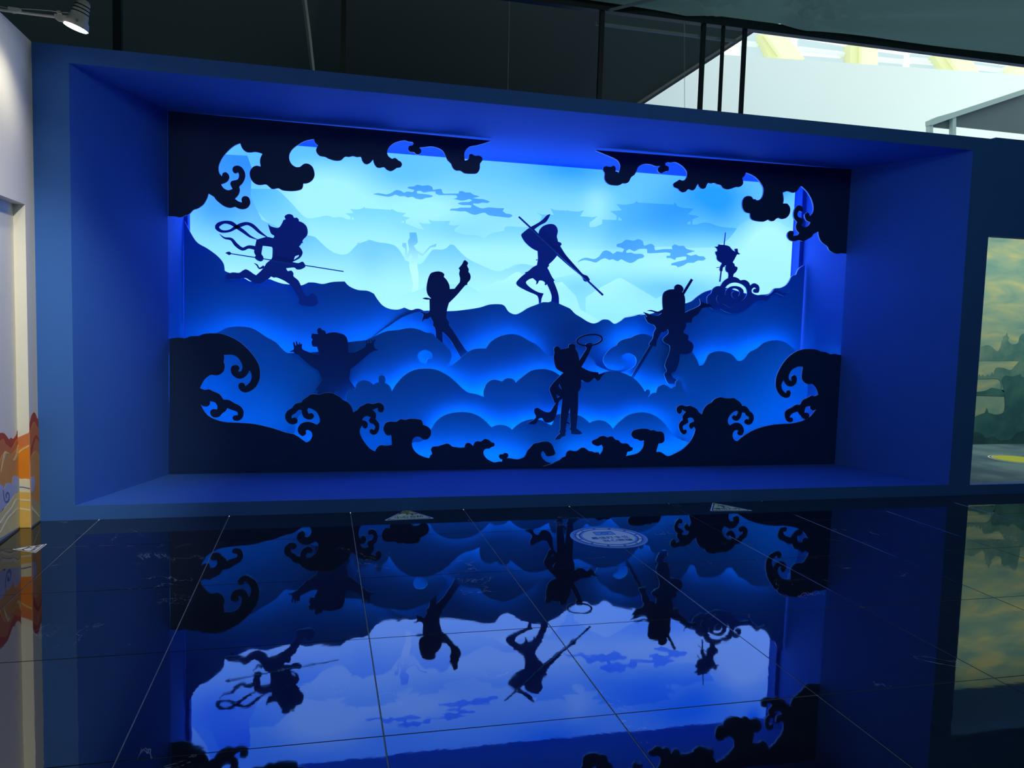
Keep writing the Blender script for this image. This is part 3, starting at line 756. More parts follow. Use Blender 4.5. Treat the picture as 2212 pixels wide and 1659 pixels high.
ink('skyline', [L('U', '560,560* 1000,560* 1060,590 1200,730 1300,840 1370,887 1450,885') + L('B', '0,1252 60,1252 110,1272 200,1265 270,1290 315,1297* 315,1260* 250,1222* 355,1217* 308,1168* 400,1175 460,1160* 485,1142* 490,1160* 800,1180* 805,1165* 830,1180* 880,1205 980,1218* 935,1255* 1030,1275* 975,1300* 975,1340*')
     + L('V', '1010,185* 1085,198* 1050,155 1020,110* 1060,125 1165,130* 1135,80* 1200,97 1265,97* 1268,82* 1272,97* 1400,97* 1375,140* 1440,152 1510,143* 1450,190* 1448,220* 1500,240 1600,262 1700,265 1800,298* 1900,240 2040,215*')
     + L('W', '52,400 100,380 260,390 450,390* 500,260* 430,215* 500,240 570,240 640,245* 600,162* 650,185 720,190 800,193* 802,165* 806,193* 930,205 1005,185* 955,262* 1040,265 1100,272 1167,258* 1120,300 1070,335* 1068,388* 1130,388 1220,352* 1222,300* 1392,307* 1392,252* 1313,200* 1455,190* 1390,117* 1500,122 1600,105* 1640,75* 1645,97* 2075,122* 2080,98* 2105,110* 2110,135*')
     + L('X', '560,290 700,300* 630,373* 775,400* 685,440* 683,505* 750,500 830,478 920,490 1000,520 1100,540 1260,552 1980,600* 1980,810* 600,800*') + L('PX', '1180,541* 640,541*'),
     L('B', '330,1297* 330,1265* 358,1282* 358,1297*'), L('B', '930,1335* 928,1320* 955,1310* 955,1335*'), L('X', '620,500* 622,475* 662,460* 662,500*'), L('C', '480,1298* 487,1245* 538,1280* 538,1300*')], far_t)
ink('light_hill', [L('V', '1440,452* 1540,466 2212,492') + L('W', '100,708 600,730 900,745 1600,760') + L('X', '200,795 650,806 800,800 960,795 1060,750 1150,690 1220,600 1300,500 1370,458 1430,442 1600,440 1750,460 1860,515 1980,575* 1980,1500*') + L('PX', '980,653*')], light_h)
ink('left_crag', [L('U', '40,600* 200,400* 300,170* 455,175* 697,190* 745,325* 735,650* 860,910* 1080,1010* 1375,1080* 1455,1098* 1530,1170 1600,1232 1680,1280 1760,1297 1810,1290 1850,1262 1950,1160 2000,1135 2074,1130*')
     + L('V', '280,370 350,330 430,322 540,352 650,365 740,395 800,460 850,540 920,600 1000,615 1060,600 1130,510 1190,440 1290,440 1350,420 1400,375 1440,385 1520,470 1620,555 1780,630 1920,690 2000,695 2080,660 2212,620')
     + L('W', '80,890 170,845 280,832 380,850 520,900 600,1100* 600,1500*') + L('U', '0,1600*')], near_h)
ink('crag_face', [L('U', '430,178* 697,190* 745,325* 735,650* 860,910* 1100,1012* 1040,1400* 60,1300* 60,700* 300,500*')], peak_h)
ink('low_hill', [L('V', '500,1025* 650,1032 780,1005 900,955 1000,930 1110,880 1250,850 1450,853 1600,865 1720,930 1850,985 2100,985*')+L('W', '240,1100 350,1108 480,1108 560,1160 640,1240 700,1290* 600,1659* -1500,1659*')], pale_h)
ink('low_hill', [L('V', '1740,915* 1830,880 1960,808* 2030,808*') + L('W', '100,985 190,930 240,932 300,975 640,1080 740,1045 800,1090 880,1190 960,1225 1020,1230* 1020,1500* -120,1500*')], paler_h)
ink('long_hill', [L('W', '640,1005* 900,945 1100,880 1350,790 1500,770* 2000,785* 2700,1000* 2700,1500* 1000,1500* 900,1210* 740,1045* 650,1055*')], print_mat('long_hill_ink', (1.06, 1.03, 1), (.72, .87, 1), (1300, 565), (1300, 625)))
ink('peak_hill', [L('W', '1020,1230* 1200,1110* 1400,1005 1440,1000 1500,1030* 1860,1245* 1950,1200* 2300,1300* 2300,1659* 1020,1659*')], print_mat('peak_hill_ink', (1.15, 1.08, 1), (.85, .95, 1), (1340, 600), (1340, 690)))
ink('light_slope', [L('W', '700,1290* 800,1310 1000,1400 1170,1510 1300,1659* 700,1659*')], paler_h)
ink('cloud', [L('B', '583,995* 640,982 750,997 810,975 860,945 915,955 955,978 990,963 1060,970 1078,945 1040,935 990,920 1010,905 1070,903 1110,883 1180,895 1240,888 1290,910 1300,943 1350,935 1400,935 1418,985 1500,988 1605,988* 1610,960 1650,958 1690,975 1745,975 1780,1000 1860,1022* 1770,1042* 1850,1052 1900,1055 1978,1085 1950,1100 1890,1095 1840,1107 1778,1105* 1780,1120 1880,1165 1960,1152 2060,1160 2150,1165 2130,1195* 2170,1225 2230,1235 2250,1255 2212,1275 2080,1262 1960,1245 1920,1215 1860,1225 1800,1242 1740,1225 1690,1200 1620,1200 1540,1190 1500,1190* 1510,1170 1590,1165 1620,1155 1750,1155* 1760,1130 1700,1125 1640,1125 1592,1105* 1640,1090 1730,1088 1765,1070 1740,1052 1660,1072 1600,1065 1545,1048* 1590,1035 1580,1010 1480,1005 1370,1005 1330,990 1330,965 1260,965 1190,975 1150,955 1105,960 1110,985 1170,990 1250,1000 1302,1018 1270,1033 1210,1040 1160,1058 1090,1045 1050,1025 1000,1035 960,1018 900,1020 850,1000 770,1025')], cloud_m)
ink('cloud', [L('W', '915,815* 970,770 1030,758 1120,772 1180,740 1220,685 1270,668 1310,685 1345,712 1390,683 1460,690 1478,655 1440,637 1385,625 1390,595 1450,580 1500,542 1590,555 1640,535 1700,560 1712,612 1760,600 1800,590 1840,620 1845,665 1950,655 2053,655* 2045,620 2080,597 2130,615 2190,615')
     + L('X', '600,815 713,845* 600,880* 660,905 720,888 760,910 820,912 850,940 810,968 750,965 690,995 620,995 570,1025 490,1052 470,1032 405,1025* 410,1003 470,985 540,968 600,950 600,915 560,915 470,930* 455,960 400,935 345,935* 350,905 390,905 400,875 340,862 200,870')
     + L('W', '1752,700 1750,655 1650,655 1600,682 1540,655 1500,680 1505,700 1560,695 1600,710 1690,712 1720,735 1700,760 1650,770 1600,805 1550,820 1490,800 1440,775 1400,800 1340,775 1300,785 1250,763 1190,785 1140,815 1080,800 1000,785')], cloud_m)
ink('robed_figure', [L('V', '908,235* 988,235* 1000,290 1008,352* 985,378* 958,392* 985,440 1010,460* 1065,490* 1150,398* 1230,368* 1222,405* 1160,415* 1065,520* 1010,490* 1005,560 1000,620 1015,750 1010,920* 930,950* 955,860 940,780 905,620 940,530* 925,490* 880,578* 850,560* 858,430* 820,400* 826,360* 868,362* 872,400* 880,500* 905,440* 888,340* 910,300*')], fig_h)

# ------------------------------------------------------------------ LED strips glued to the backs of the cut sheets
def led(parent, s, Y, w=.012):
    bm = bmesh.new(); P = [onY(p[0], p[1], Y) for p in L('PX', s)]
    for a, b in zip(P, P[1:]):
        d = (b-a).normalized(); n = Vector((-d.z, 0, d.x))*w/2
        prism_bm(bm, [a-n, b-n, b+n, a+n], (0, .006, 0))
    return link('led_strip', mesh_from_bm('led_strip', bm, M_LED2 if Y < 6.6 else M_LED), parent)

# ------------------------------------------------------------------ front sheets (clouds above, waves below)
Y0, TH = 6.52, .018
FM = (M_FRONT, M_EDGE)
UL = (L('A', '68,60* 75,1368* 150,1368 220,1380 290,1352 330,1338 375,1290 430,1272 495,1225 540,1150 555,1095* 620,1135 640,1165 690,1210 740,1245 800,1265 840,1262 870,1252 910,1272 965,1282 1020,1265 1052,1220 1053,1180 1035,1140 1000,1125 965,1132 948,1165 955,1200* 915,1190 870,1157* 910,1115 930,1060 922,1012* 970,960 995,890 985,830 950,780 905,760 860,770 840,800 850,840 880,855 908,842* 920,880 905,925 860,938 825,950 815,985 842,1040* 790,1055 735,1030 705,983* 750,970 790,940 805,900 790,860 755,838 725,850 715,888* 685,850 675,790 690,730 730,655 800,575 870,520 935,493* 945,530 970,570 1010,598 1060,603 1110,597 1160,605 1200,620* 1175,670 1170,720 1178,772* 1130,762 1085,778 1050,830 1050,890 1080,950 1130,985 1180,992 1240,985 1275,1010 1310,1038 1350,1038 1390,1030 1440,1055 1540,1065 1620,1058 1670,1040 1685,1005 1688,975* 1740,970 1790,940 1820,890 1820,840 1800,780 1760,745 1715,735 1680,750 1650,775 1600,778 1550,745 1522,690 1522,630 1550,575 1600,530 1680,480 1750,455 1815,445* 1830,490 1865,520* 1842,560 1845,600 1885,645')
      + L('B', '10,545 60,570 130,590 200,587 250,545 300,547 345,537 400,550 440,545 455,590 480,625 515,635 555,615 585,578* 600,630 630,670 670,678 715,668 750,700 795,717 835,702 870,678 915,670 932,635 915,603 890,590 850,558 815,570* 775,545 755,505 765,450 810,400 870,368 960,350 1000,362 1060,370 1070,390 1055,410 1020,415 1005,450 1025,485 1075,490 1100,515 1130,518 1160,495 1160,465 1138,435* 1190,432 1280,422 1360,440 1420,475 1450,530 1475,585 1515,625 1540,680 1580,710 1630,712 1680,742 1770,748 1830,740 1860,690 1865,625 1893,590 1885,550 1845,530 1805,535 1760,510 1735,520 1725,575 1682,590* 1675,520 1690,470 1740,425 1820,410 1910,385 2000,355* 1000,258*'))
UR = (L('C', '130,178* 130,188* 270,245 400,300 470,340 505,390 515,440 505,500 490,545* 470,520 440,518 445,470 430,435 405,425 370,445 340,445 290,432 250,450 240,490 270,550 265,620 285,680 340,725 400,738 470,742 520,730 550,708 610,708 655,680 690,610 740,575 770,520 800,450 860,410 940,397 1020,412 1080,435 1155,432* 1110,480 1130,530 1170,550 1205,530 1240,515 1275,515 1290,485 1280,440 1235,420 1235,385 1270,372 1320,378 1385,368 1450,395 1520,445 1570,510 1580,560 1565,630 1530,662 1495,662 1460,648 1430,670 1390,692 1360,725 1375,770 1430,790 1470,835 1520,853 1560,840 1600,800 1660,822 1705,800 1735,745 1755,712* 1770,760 1800,790 1840,798 1875,780 1895,730 1915,700 1960,712 2010,700 2060,722 2115,735 2150,780')
      + L('D', '150,583 210,575 300,545 350,545 400,510 410,460 393,405* 430,370 450,318* 475,322* 545,350 620,400 690,480 730,560 732,630 715,700 680,745 625,755 600,738 570,738 545,700 500,687 450,695 405,750 393,830 410,900 455,950 520,965* 522,1020 545,1060 620,1088 735,1097 770,1085 810,1065 850,1088 900,1085 930,1055 965,1035 1030,1055 1100,1035 1150,970 1160,890 1140,840 1110,808 1045,808* 1055,740 1040,635* 1110,612 1160,625 1210,637 1260,615 1310,545* 1335,528* 1420,610 1490,720 1525,830 1530,900 1510,970 1470,1008* 1460,965 1430,950 1395,975 1390,1020 1420,1080 1480,1107* 1450,1160 1390,1185 1335,1155* 1365,1110 1360,1060 1330,1037 1290,1025 1272,990 1285,940 1305,925* 1345,942 1360,910 1350,865 1310,838 1265,850 1225,910 1212,980 1225,1050 1270,1105* 1245,1170 1262,1230 1303,1277* 1270,1315 1205,1322* 1215,1275 1205,1245 1165,1240 1125,1270 1112,1320 1135,1375 1190,1408 1240,1408 1295,1390 1360,1410 1420,1385 1500,1340 1530,1295 1605,1255* 1615,1330 1660,1420 1750,1490 1780,1550 1850,1595 1900,1610 1970,1603 2080,1612* 2240,215*'))
LLW = (L('E', '105,225* 170,208 250,203 345,212* 400,190 460,178 545,178* 610,152 700,137 800,138 920,155 1050,205 1170,275 1280,375 1370,480 1440,600 1465,730 1450,850 1390,950 1300,1010 1230,1020 1170,990 1140,940 1150,890 1195,873 1235,895 1247,927* 1310,870 1340,790 1330,730 1307,692* 1270,760 1200,810 1130,812 1060,770 1027,700 1035,640 1085,610 1130,615 1158,655 1140,708* 1180,705 1200,650 1185,580 1130,500 1050,460 922,460* 930,510 920,560 937,620 925,690 880,745 810,768 740,757 690,780 625,840 565,955* 640,985 700,973 770,1008 840,1035 880,1070 915,1128* 1000,1133 1080,1180 1160,1220 1210,1280 1218,1340 1195,1410 1130,1447 1070,1435 1050,1395 1075,1365 1130,1362* 1128,1320 1085,1295 1030,1280 975,1253* 950,1300 905,1330 860,1380 810,1397 745,1380 717,1330 730,1285 770,1268 818,1278* 828,1230 800,1180 760,1157 715,1157* 712,1200 680,1232 630,1230 580,1203* 610,1270 670,1350 740,1400 840,1440 970,1467 1150,1475 1350,1490 1530,1525 1700,1570 1850,1620')
       + L('F', '250,875 330,925 395,972* 440,950 468,890 455,845 415,820 388,832* 395,865 360,898 315,875 293,830 305,780 350,738 420,725 480,740 522,760* 555,730 555,680 520,610 470,575 420,562 408,585 425,630* 460,617 490,650 470,690 425,702 370,675 345,630 342,585* 305,583 270,620 225,650 222,683* 260,672 292,700 285,740 240,757 190,745 150,700 145,640 175,590 225,560 265,510 340,493* 360,460 410,428 460,395 550,400 620,380 700,380 750,402 800,430 830,460 890,490 935,545 955,610* 1005,585 1040,545 1085,525 1130,500 1190,512 1260,495 1310,520 1326,570 1305,610 1270,612 1250,590 1250,557* 1190,582* 1225,620 1230,660 1222,692* 1260,735 1270,800 1240,865 1195,882 1155,855 1155,820 1175,810 1205,823* 1220,785 1200,755 1160,740 1143,710 1165,672* 1125,657 1085,670 1063,705* 1105,712 1130,750 1125,790 1095,810 1070,790 1065,773* 1040,810 1040,870 1080,950 1150,1040 1220,1080* 1235,1045 1280,1005 1350,1010 1420,1000* 1410,883* 1360,887 1325,840 1320,790 1345,740 1400,722 1475,725 1520,693 1580,703 1630,688 1740,695 1780,715 1788,760* 1850,785 1885,830 1880,890 1845,932 1795,938 1760,910 1710,903 1670,930 1657,985 1675,1050 1730,1110 1800,1145 1865,1160* 1880,1125 1903,1110*')
       + L('G', '195,640 225,600 300,592 400,560 445,565 490,600 530,605 580,615 655,612* 665,570 700,548 740,560 772,593* 790,545 830,523 885,530 925,495 985,505 1020,540 1060,550 1062,590 1020,605 990,630* 950,627 918,655 915,700 950,755 1010,795 1060,815 1110,805 1165,805* 1172,775* 1140,768 1120,740 1140,705 1180,705 1205,685 1245,695 1255,725 1230,758* 1290,760 1370,773 1430,760 1480,730 1510,660 1555,610 1600,560 1660,548 1700,535 1790,530 1850,575 1872,630 1895,695 1870,720 1780,732 1755,700 1725,660 1700,680 1705,735 1750,790 1850,832* 1780,870*') + L('PX', '1183,1060* 364,1060*'))
LRW = (L('H', '-40,1400* -40,995* 80,960 140,925 185,910 220,875 265,858* 275,810 320,777 390,790 440,775 480,740 530,745 580,785 620,790 660,805 712,800* 730,837* 765,790 775,735 750,697* 710,720 660,705 622,675 630,645 690,620 740,585 790,580 835,600 875,583 915,595 940,627 985,635 1030,680 1110,685 1145,725 1185,745 1165,785 1110,795* 1088,855* 1160,840 1240,820 1300,770 1332,700 1332,635* 1285,650 1240,622 1195,612 1163,565 1185,510 1240,490 1310,480 1380,483 1425,505 1465,498 1510,518 1570,518 1605,550 1615,640 1580,678 1535,680* 1500,800* 1560,798 1600,820 1640,850 1672,857*')
       + L('I', '80,1413* 150,1385 260,1320 350,1220 395,1120 398,1080 380,1060* 350,1092 325,1060 335,1020 385,997* 370,960 335,950 303,965* 318,1005 285,1030 248,1055 255,1100* 290,1095 295,1130 260,1155 220,1120 203,1060 215,1010 250,980* 248,930 288,885* 240,855* 235,890 210,910 178,880 180,830 220,803 255,808 290,818 330,808 370,825 420,852 440,890 477,913* 500,850 540,800 595,770 620,738 690,708 740,717 800,722 860,718 900,745 940,775 957,812* 990,812 1030,840 1045,872 1085,905 1097,970 1070,1025 1030,1040 990,1020 985,985 1010,967 1035,975* 1040,945 1005,925 990,893 958,890* 940,950 900,990 855,980 835,945 855,920 885,932* 912,890 905,873 870,875 815,920 787,980 790,1020 812,1045* 870,1013 930,1020 970,1065 978,1120 955,1163 915,1160 900,1130 915,1107* 880,1100 850,1130 845,1180 870,1225 900,1233* 980,1170 1080,1110 1200,1065 1330,1037 1450,1027 1560,1020 1680,990 1770,940 1845,850* 1800,868 1770,835 1773,815* 1720,825 1700,895* 1745,895 1760,935 1735,970 1690,965 1650,920 1620,880* 1555,905 1522,950* 1560,955 1565,990 1535,1010 1490,990 1468,930 1480,870 1560,825 1600,797 1650,797 1680,745 1740,715 1790,688 1820,698 1867,678* 1850,620 1820,570 1790,550 1740,552 1690,520 1670,460 1685,345* 1620,345 1550,385 1515,450 1520,500 1550,515* 1545,470 1580,442 1612,475 1600,545 1550,580 1490,565 1452,500* 1428,560 1440,620 1482,660* 1490,630 1520,622 1540,660 1520,705 1480,718 1420,690 1365,600 1368,470 1420,350 1500,240 1600,165 1700,135 1800,133 1860,145 1900,163 1960,170 2005,193 2060,190 2130,205 2200,210* 2150,1505* 2150,1700*'))
def clampz(pts, Y, zmin=None, zmax=None, xmin=None, xmax=None):
    out = []
    for p in pts:
        w = onY(p[0], p[1], Y)
        if zmin is not None: w.z = max(w.z, zmin)
        if zmax is not None: w.z = min(w.z, zmax)
        if xmin is not None: w.x = max(w.x, xmin)
        if xmax is not None: w.x = min(w.x, xmax)
        out.append(w)
    return out
def sheet(name, loops, Y, mats, label, cat, group=None, th=TH, leds=(), foot=None):
    lp = [clampz(smooth(l), Y, ZS, ZO-.002, XI0+.002, XI1-.004) for l in loops]
    t = empty(name, (sum(p.x for p in lp[0])/len(lp[0]), Y, min(p.z for p in lp[0])), label, cat, group)
    board('sheet', lp, Y, th, mats, t, raw=True)
    for s in leds: led(t, s, Y+th+.004)
    return t
cl = sheet('cloud_cutout', [UL], Y0, FM, 'dark navy cloud cutout hanging in the upper left corner of the stage', 'cutout', group='cloud sheets in the upper corners')
cr_ = sheet('cloud_cutout', [UR], Y0, FM, 'dark navy cloud cutout hanging in the upper right corner of the stage', 'cutout', group='cloud sheets in the upper corners')
sheet('wave_cutout', [LLW], Y0, FM, 'dark navy wave cutout with tall curling crest standing at the lower left', 'cutout', 'tall wave sheets at the stage front', leds=('385,760 385,960 560,945 640,965 700,1000 760,1000', '800,1010 880,1010 1000,1003 1150,1003'))
sheet('wave_cutout', [LRW], Y0-.0195, FM, 'dark navy wave cutout with tall curling crest standing at the lower right', 'cutout', 'tall wave sheets at the stage front', leds=('1230,996 1330,1000 1450,998 1540,970 1600,975 1700,945 1785,940 1790,780',))

# ------------------------------------------------------------------ rolling hill and cloud sheets
LM = (M_LAYER, M_EDGE)
BOT = ZS
L1 = L('PX', '780,1030* 850,985 889.3,957.2 903,955.4 915.5,950 930.9,929.2*') + L('G', '260,270 360,185 480,142 640,128 780,150 900,215 980,290 1025,340* 1080,312 1150,302 1220,315 1270,340 1302,370* 1370,310 1450,260 1550,230 1640,228 1720,245 1800,290 1850,310*') + L('H', '120,305* 190,280 320,270 430,295 530,345 597,408* 650,378 730,365 800,380 870,430 912,485* 1000,390 1120,300 1250,262 1360,262 1480,300 1590,380 1660,470 1720,550 1800,610 1850,640 1940,665 2030,760 2100,1050*')
sheet('hill_cutout', [L1], 6.72, LM, 'lowest blue sheet of rounded hills just behind the front waves', 'cutout', 'blue hill sheets', leds=('935,948 960,918 1000,905 1040,917 1062,937 1082,932 1105,942 1135,927 1160,917 1190,927 1215,912 1250,917 1275,927 1295,922 1325,940 1350,927 1390,907 1420,917 1450,947',))
L2 = L('PX', '600,1030* 635.2,938.2 639,913 651.5,892 690,872 740,880*') + L('F', '890,500* 873,450 876,400 905,350 950,335 985,337* 995,280 1040,240 1100,230 1160,250 1198,285* 1230,262 1266,256* 1260,210 1275,178 1300,170 1332,185 1343,220 1332,258* 1380,285 1410,330 1418,362* 1470,280 1560,180 1680,110 1830,90 1970,110 2100,180') + \
     L('Z', '790,625 850,680 910,695 955,712* 953,680 970,635 1005,610 1040,612 1062,622* 1085,603 1110,600 1135,610 1145,628* 1190,590 1240,555 1310,545 1360,555 1392,572* 1430,600* 1560,620* 1600,595 1640,578 1680,562 1740,557 1790,570 1850,600 1890,640 1918,682* 1925,668 1945,670 1947,690 1932,718* 1960,692 1985,686* 1993,657 2018,641') + \
     L('I', '0,557 50,565 110,605* 165,575* 163,530 195,503 230,520 237,555 222,582* 265,620 290,670 297,715* 350,745 380,795 385,838* 440,900* 480,1400*')
sheet('hill_cutout', [L2], 6.85, LM, 'second blue sheet of domed hills with small knobs, behind the lowest hills', 'cutout', 'blue hill sheets', leds=('722,905 768,866 800,858 847,862 870,842 900,818 950,818 985,846 1045,870 1062,845 1100,836 1120,846 1160,818 1200,815 1280,835 1320,817 1370,824 1398,872 1430,852 1470,850',))
L3 = L('PX', '380,1000* 385,790* 430,735*') + L('E', '860,110 950,60 1080,40 1200,38 1320,55 1430,105 1550,190 1650,240 1720,290 1790,370 1860,425 1925,432') + L('Z', '-20,440 60,405 150,384 200,378 250,372 300,350 370,320 440,312 510,300 570,310 610,328 640,330 680,365 720,400 755,440 760,480 745,510 720,532* 760,525 800,495 850,450 900,425 968,422* 1000,380 1050,350 1110,337 1170,345 1220,375 1270,400 1310,440 1345,472* 1400,465* 1480,440* 1510,425 1560,440 1575,468* 1610,485 1625,522* 1660,540 1720,560 1790,562 1850,532 1867,500 1855,468 1820,451 1785,462 1774,485* 1800,492 1809,510 1795,540 1760,552 1720,550 1690,535 1668,495 1680,460 1710,425 1750,403* 1760,385 1790,368 1830,360* 1870,340 1910,335 1950,348 1975,360*') + \
     L('J', '530,930 610,935 760,960 900,1030 1020,1130 1070,1190 1110,1260 1130,1330*') + L('I', '495,320 530,260 560,200 630,165 710,160 800,180 860,220 905,275* 960,270 1010,220 1050,170 1140,125 1210,65 1290,35 1380,28 1470,50 1550,110 1600,165 1700,200* 1750,400*') + L('PX', '1760,1000*')
H3 = L('Z', '560,470 570,445 600,431 630,440 647,462 645,482* 622,484 607,512* 575,502')
sheet('cloud_hill_cutout', [L3, H3], 6.99, LM, 'third blue sheet of rolling cloud shapes with a scrolled hole, below the mountains', 'cutout', 'blue hill sheets', leds=('430,765 520,722 570,742 620,777 700,772 770,755 830,730 890,725 930,738', '985,797 1012,779 1052,770 1066,757 1110,739 1152,757 1168,783', '860,796 945,800', '1392,800 1440,812', '1330,752 1370,740 1410,742', '1500,812 1540,785 1560,774 1592,797 1640,762 1690,750 1725,772'))
L4a = L('T', '1103,1320* 1130,1375 1175,1445 1240,1485 1300,1530 1335,1575 1342,1625') + L('M', '235,960 270,980 400,1020 470,1050 540,1080 600,1113 700,1108 860,1080 950,1110 1060,1145 1165,1158 1250,1172 1335,1170 1380,1155 1435,1128* 1520,1130 1640,1150 1760,1125 1850,1117 1955,1115*') + L('Z', '150,50 200,72 260,78 298,95* 320,130 350,165 390,185 440,190 480,178* 520,193 550,185 575,187 600,200 630,215 700,400* 700,700*') + L('PX', '399,860*')
sheet('mountain_cutout', [L4a], 7.20, LM, 'left blue mountain sheet with a steep peak under the running figure', 'cutout', 'blue mountain sheets')
L4b = L('Z', '260,380* 340,320 400,280 470,235 560,203 620,196* 700,199 780,198 850,190 900,183 940,175 990,160 1050,158 1078,168 1100,200 1125,215 1150,218 1180,205 1220,180 1270,163') + L('N', '400,1610 520,1565 600,1535 690,1535 730,1520 850,1560 920,1590 990,1620') + L('Z', '1405,155 1440,172 1470,185 1500,215 1540,240 1575,262 1610,273 1640,265 1665,250 1700,252 1735,275 1770,260 1800,238 1850,225 1920,215') + L('J', '70,640 180,610 350,595 470,575 700,500 930,435 1020,405 1100,340 1200,275 1310,238') + L('R', '350,75 430,60 520,85 600,105 640,101 690,95 720,65 760,60 790,45 810,20') + L('Q', '825,1650 850,1640 860,1615 880,1595 905,1583 917,1600*') + L('PX', '1735,860* 800,860*')
sheet('mountain_cutout', [L4b], 7.165, LM, 'long blue mountain ridge sheet below the staff dancer and the swirling cloud', 'cutout', 'blue mountain sheets')

# ------------------------------------------------------------------ cut-out figures (plain child and dancer shapes in the photographed poses)
def rods(t, pts, Y, Yb, r=.006):
    for x, y in pts:
        tube('spacer_rod', [onY(x, y, Y), onY(x, y, Y) + Vector((0, Yb - Y - .028 if Yb > 7.3 else Yb - Y - .002, 0))], r, M_STEEL, t, 6)
def figure(name, loops, Y, mat, label, th=.012, step=2.0):
    lp = [[onY(p[0], p[1], Y) for p in smooth(l, step=step)] for l in loops]
    t = empty(name, (sum(p.x for p in lp[0])/len(lp[0]), Y, min(p.z for p in lp[0])), label, 'figure cutout', 'figure sheets in the stage scene')
    board('body', lp, Y, th, (mat, M_EDGE), t, raw=True)
    return t
# running child with ribbons and a long pole
RUN = L('M', '1075,235* 1108,222* 1092,185 1115,160 1160,147 1210,165 1228,200 1270,200 1298,230 1298,250* 1350,270 1405,320 1425,390 1415,455 1360,515 1350,545 1362,560* 1335,568 1325,590 1300,612* 1335,655 1352,710 1310,780 1205,835* 1290,850 1350,830 1385,870 1390,905 1330,940 1265,942 1230,915 1115,925* 1140,965 1190,958 1222,1000 1222,1040 1290,1100 1330,1180 1380,1300 1425,1330 1475,1288 1525,1300 1560,1355 1570,1430 1510,1470 1430,1470 1350,1460 1290,1420 1300,1360 1200,1200 1165,1155* 1080,1100 980,1058 940,1060 900,1043* 850,1085 760,1140 690,1145 610,1110 530,1065 440,1085 395,1080 300,1085 245,1060 270,1010 350,985 440,990 490,960 540,940 600,970 640,1000 685,1025* 770,945 835,850* 905,790 918,740 920,640 910,620 780,603* 772,650 762,720 785,755 790,800 750,828 690,805 665,770 680,745* 655,690 672,600 690,515* 810,480 850,475 930,492* 945,460 900,430 870,350 855,285* 900,325 1000,345 1045,300')
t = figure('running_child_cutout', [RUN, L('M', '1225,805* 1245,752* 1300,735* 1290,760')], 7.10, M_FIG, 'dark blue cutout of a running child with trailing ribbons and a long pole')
FE = (M_FIG, M_EDGE)
stroke('ribbon', [LS('M', '700,512,8 600,470,32 500,395,48 410,335,50 330,280,55 230,265,42 145,300,60 125,345,60 190,395,40 300,390,35 400,335,50 480,300,55 560,285,45 640,320,50 740,410,40 850,482,10'),
                  LS('M', '160,435,6 230,490,24 330,510,40 400,590,52 490,650,46 580,620,48 690,640,60'), LS('M', '655,852,6 700,880,22 730,928,22 800,900,40')], 7.088, .010, FE, t)
stroke('pole', [LS('M', '262,706,14 1940,972,14')], 7.086, .012, FE, t)
stroke('pole_tip', [LS('M', '245,705,4 270,706,30 300,712,52 325,714,22')], 7.082, .012, FE, t)
rods(t, [(665, 655), (660, 640), (500, 600)], 7.105, 7.20)
# person in a round cap with one arm raised
CAP = L('K', '262,345* 300,285 400,260 470,275 505,310 495,345* 545,400 580,470 590,535* 665,530* 745,430* 750,370 735,300 745,240 725,215* 780,150 820,85 875,130 860,170 885,230 880,270 900,290 915,350 900,400 865,440 862,480* 830,480 700,630 575,755* 545,870 535,960 540,1000 580,1060 570,1090 640,1190 750,1360 840,1490 880,1515* 830,1660* 775,1640* 690,1480 600,1330 520,1240 470,1200* 478,1390 480,1470* 400,1470* 372,1280* 355,1140 325,1110 328,1050 285,970* 245,1000 190,1005 165,1045 150,1040 165,990 178,930 120,895* 160,890 220,915 270,880 275,820 272,700* 220,700 160,682* 215,668 300,685* 250,630 228,560 230,480 245,400')
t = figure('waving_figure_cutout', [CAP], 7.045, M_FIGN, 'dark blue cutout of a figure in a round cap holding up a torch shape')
rods(t, [(945, 690), (965, 715)], 7.05, 7.165)
# dancer balancing on the hill with a staff
DAN = L('N', '715,160* 690,220 640,290 555,335 465,400* 530,468* 545,410 600,350 680,318 760,320 810,360 830,430 815,510 830,570 832,590* 880,610 888,640 868,660* 950,790 1060,920 1150,1020 1220,1095 1290,1125 1330,1185* 1300,1215 1240,1205 1200,1135 1100,1050 980,950 820,808* 760,880 690,945* 695,965* 668,1000* 690,1040 740,1140 780,1195* 765,1210* 820,1350 845,1450 850,1570 860,1640* 700,1640* 725,1530 735,1450 710,1360 660,1250* 645,1275* 625,1260* 630,1230 590,1200 540,1200 520,1240 490,1262* 495,1210 440,1160* 380,1180 333,1225 370,1280 450,1340 530,1380 610,1397* 580,1470 570,1540 570,1640* 520,1640* 535,1540 520,1450 480,1415 350,1360 220,1290 182,1240 210,1190 270,1130 330,1085* 312,1072* 370,1050 440,990 505,955* 520,860 515,740* 420,690 320,600 260,495 290,450 350,400 410,360 520,300 590,250 660,180')
t = figure('staff_dancer_cutout', [DAN], 7.225, M_FIG, 'dark blue cutout of a dancer on one leg holding a staff across the hilltop')
stroke('staff', [LS('N', '222,203,26 880,812,26 1535,1425,30')], 7.214, .010, FE, t)
rods(t, [(1165, 560), (1180, 520)], 7.23, 7.36)
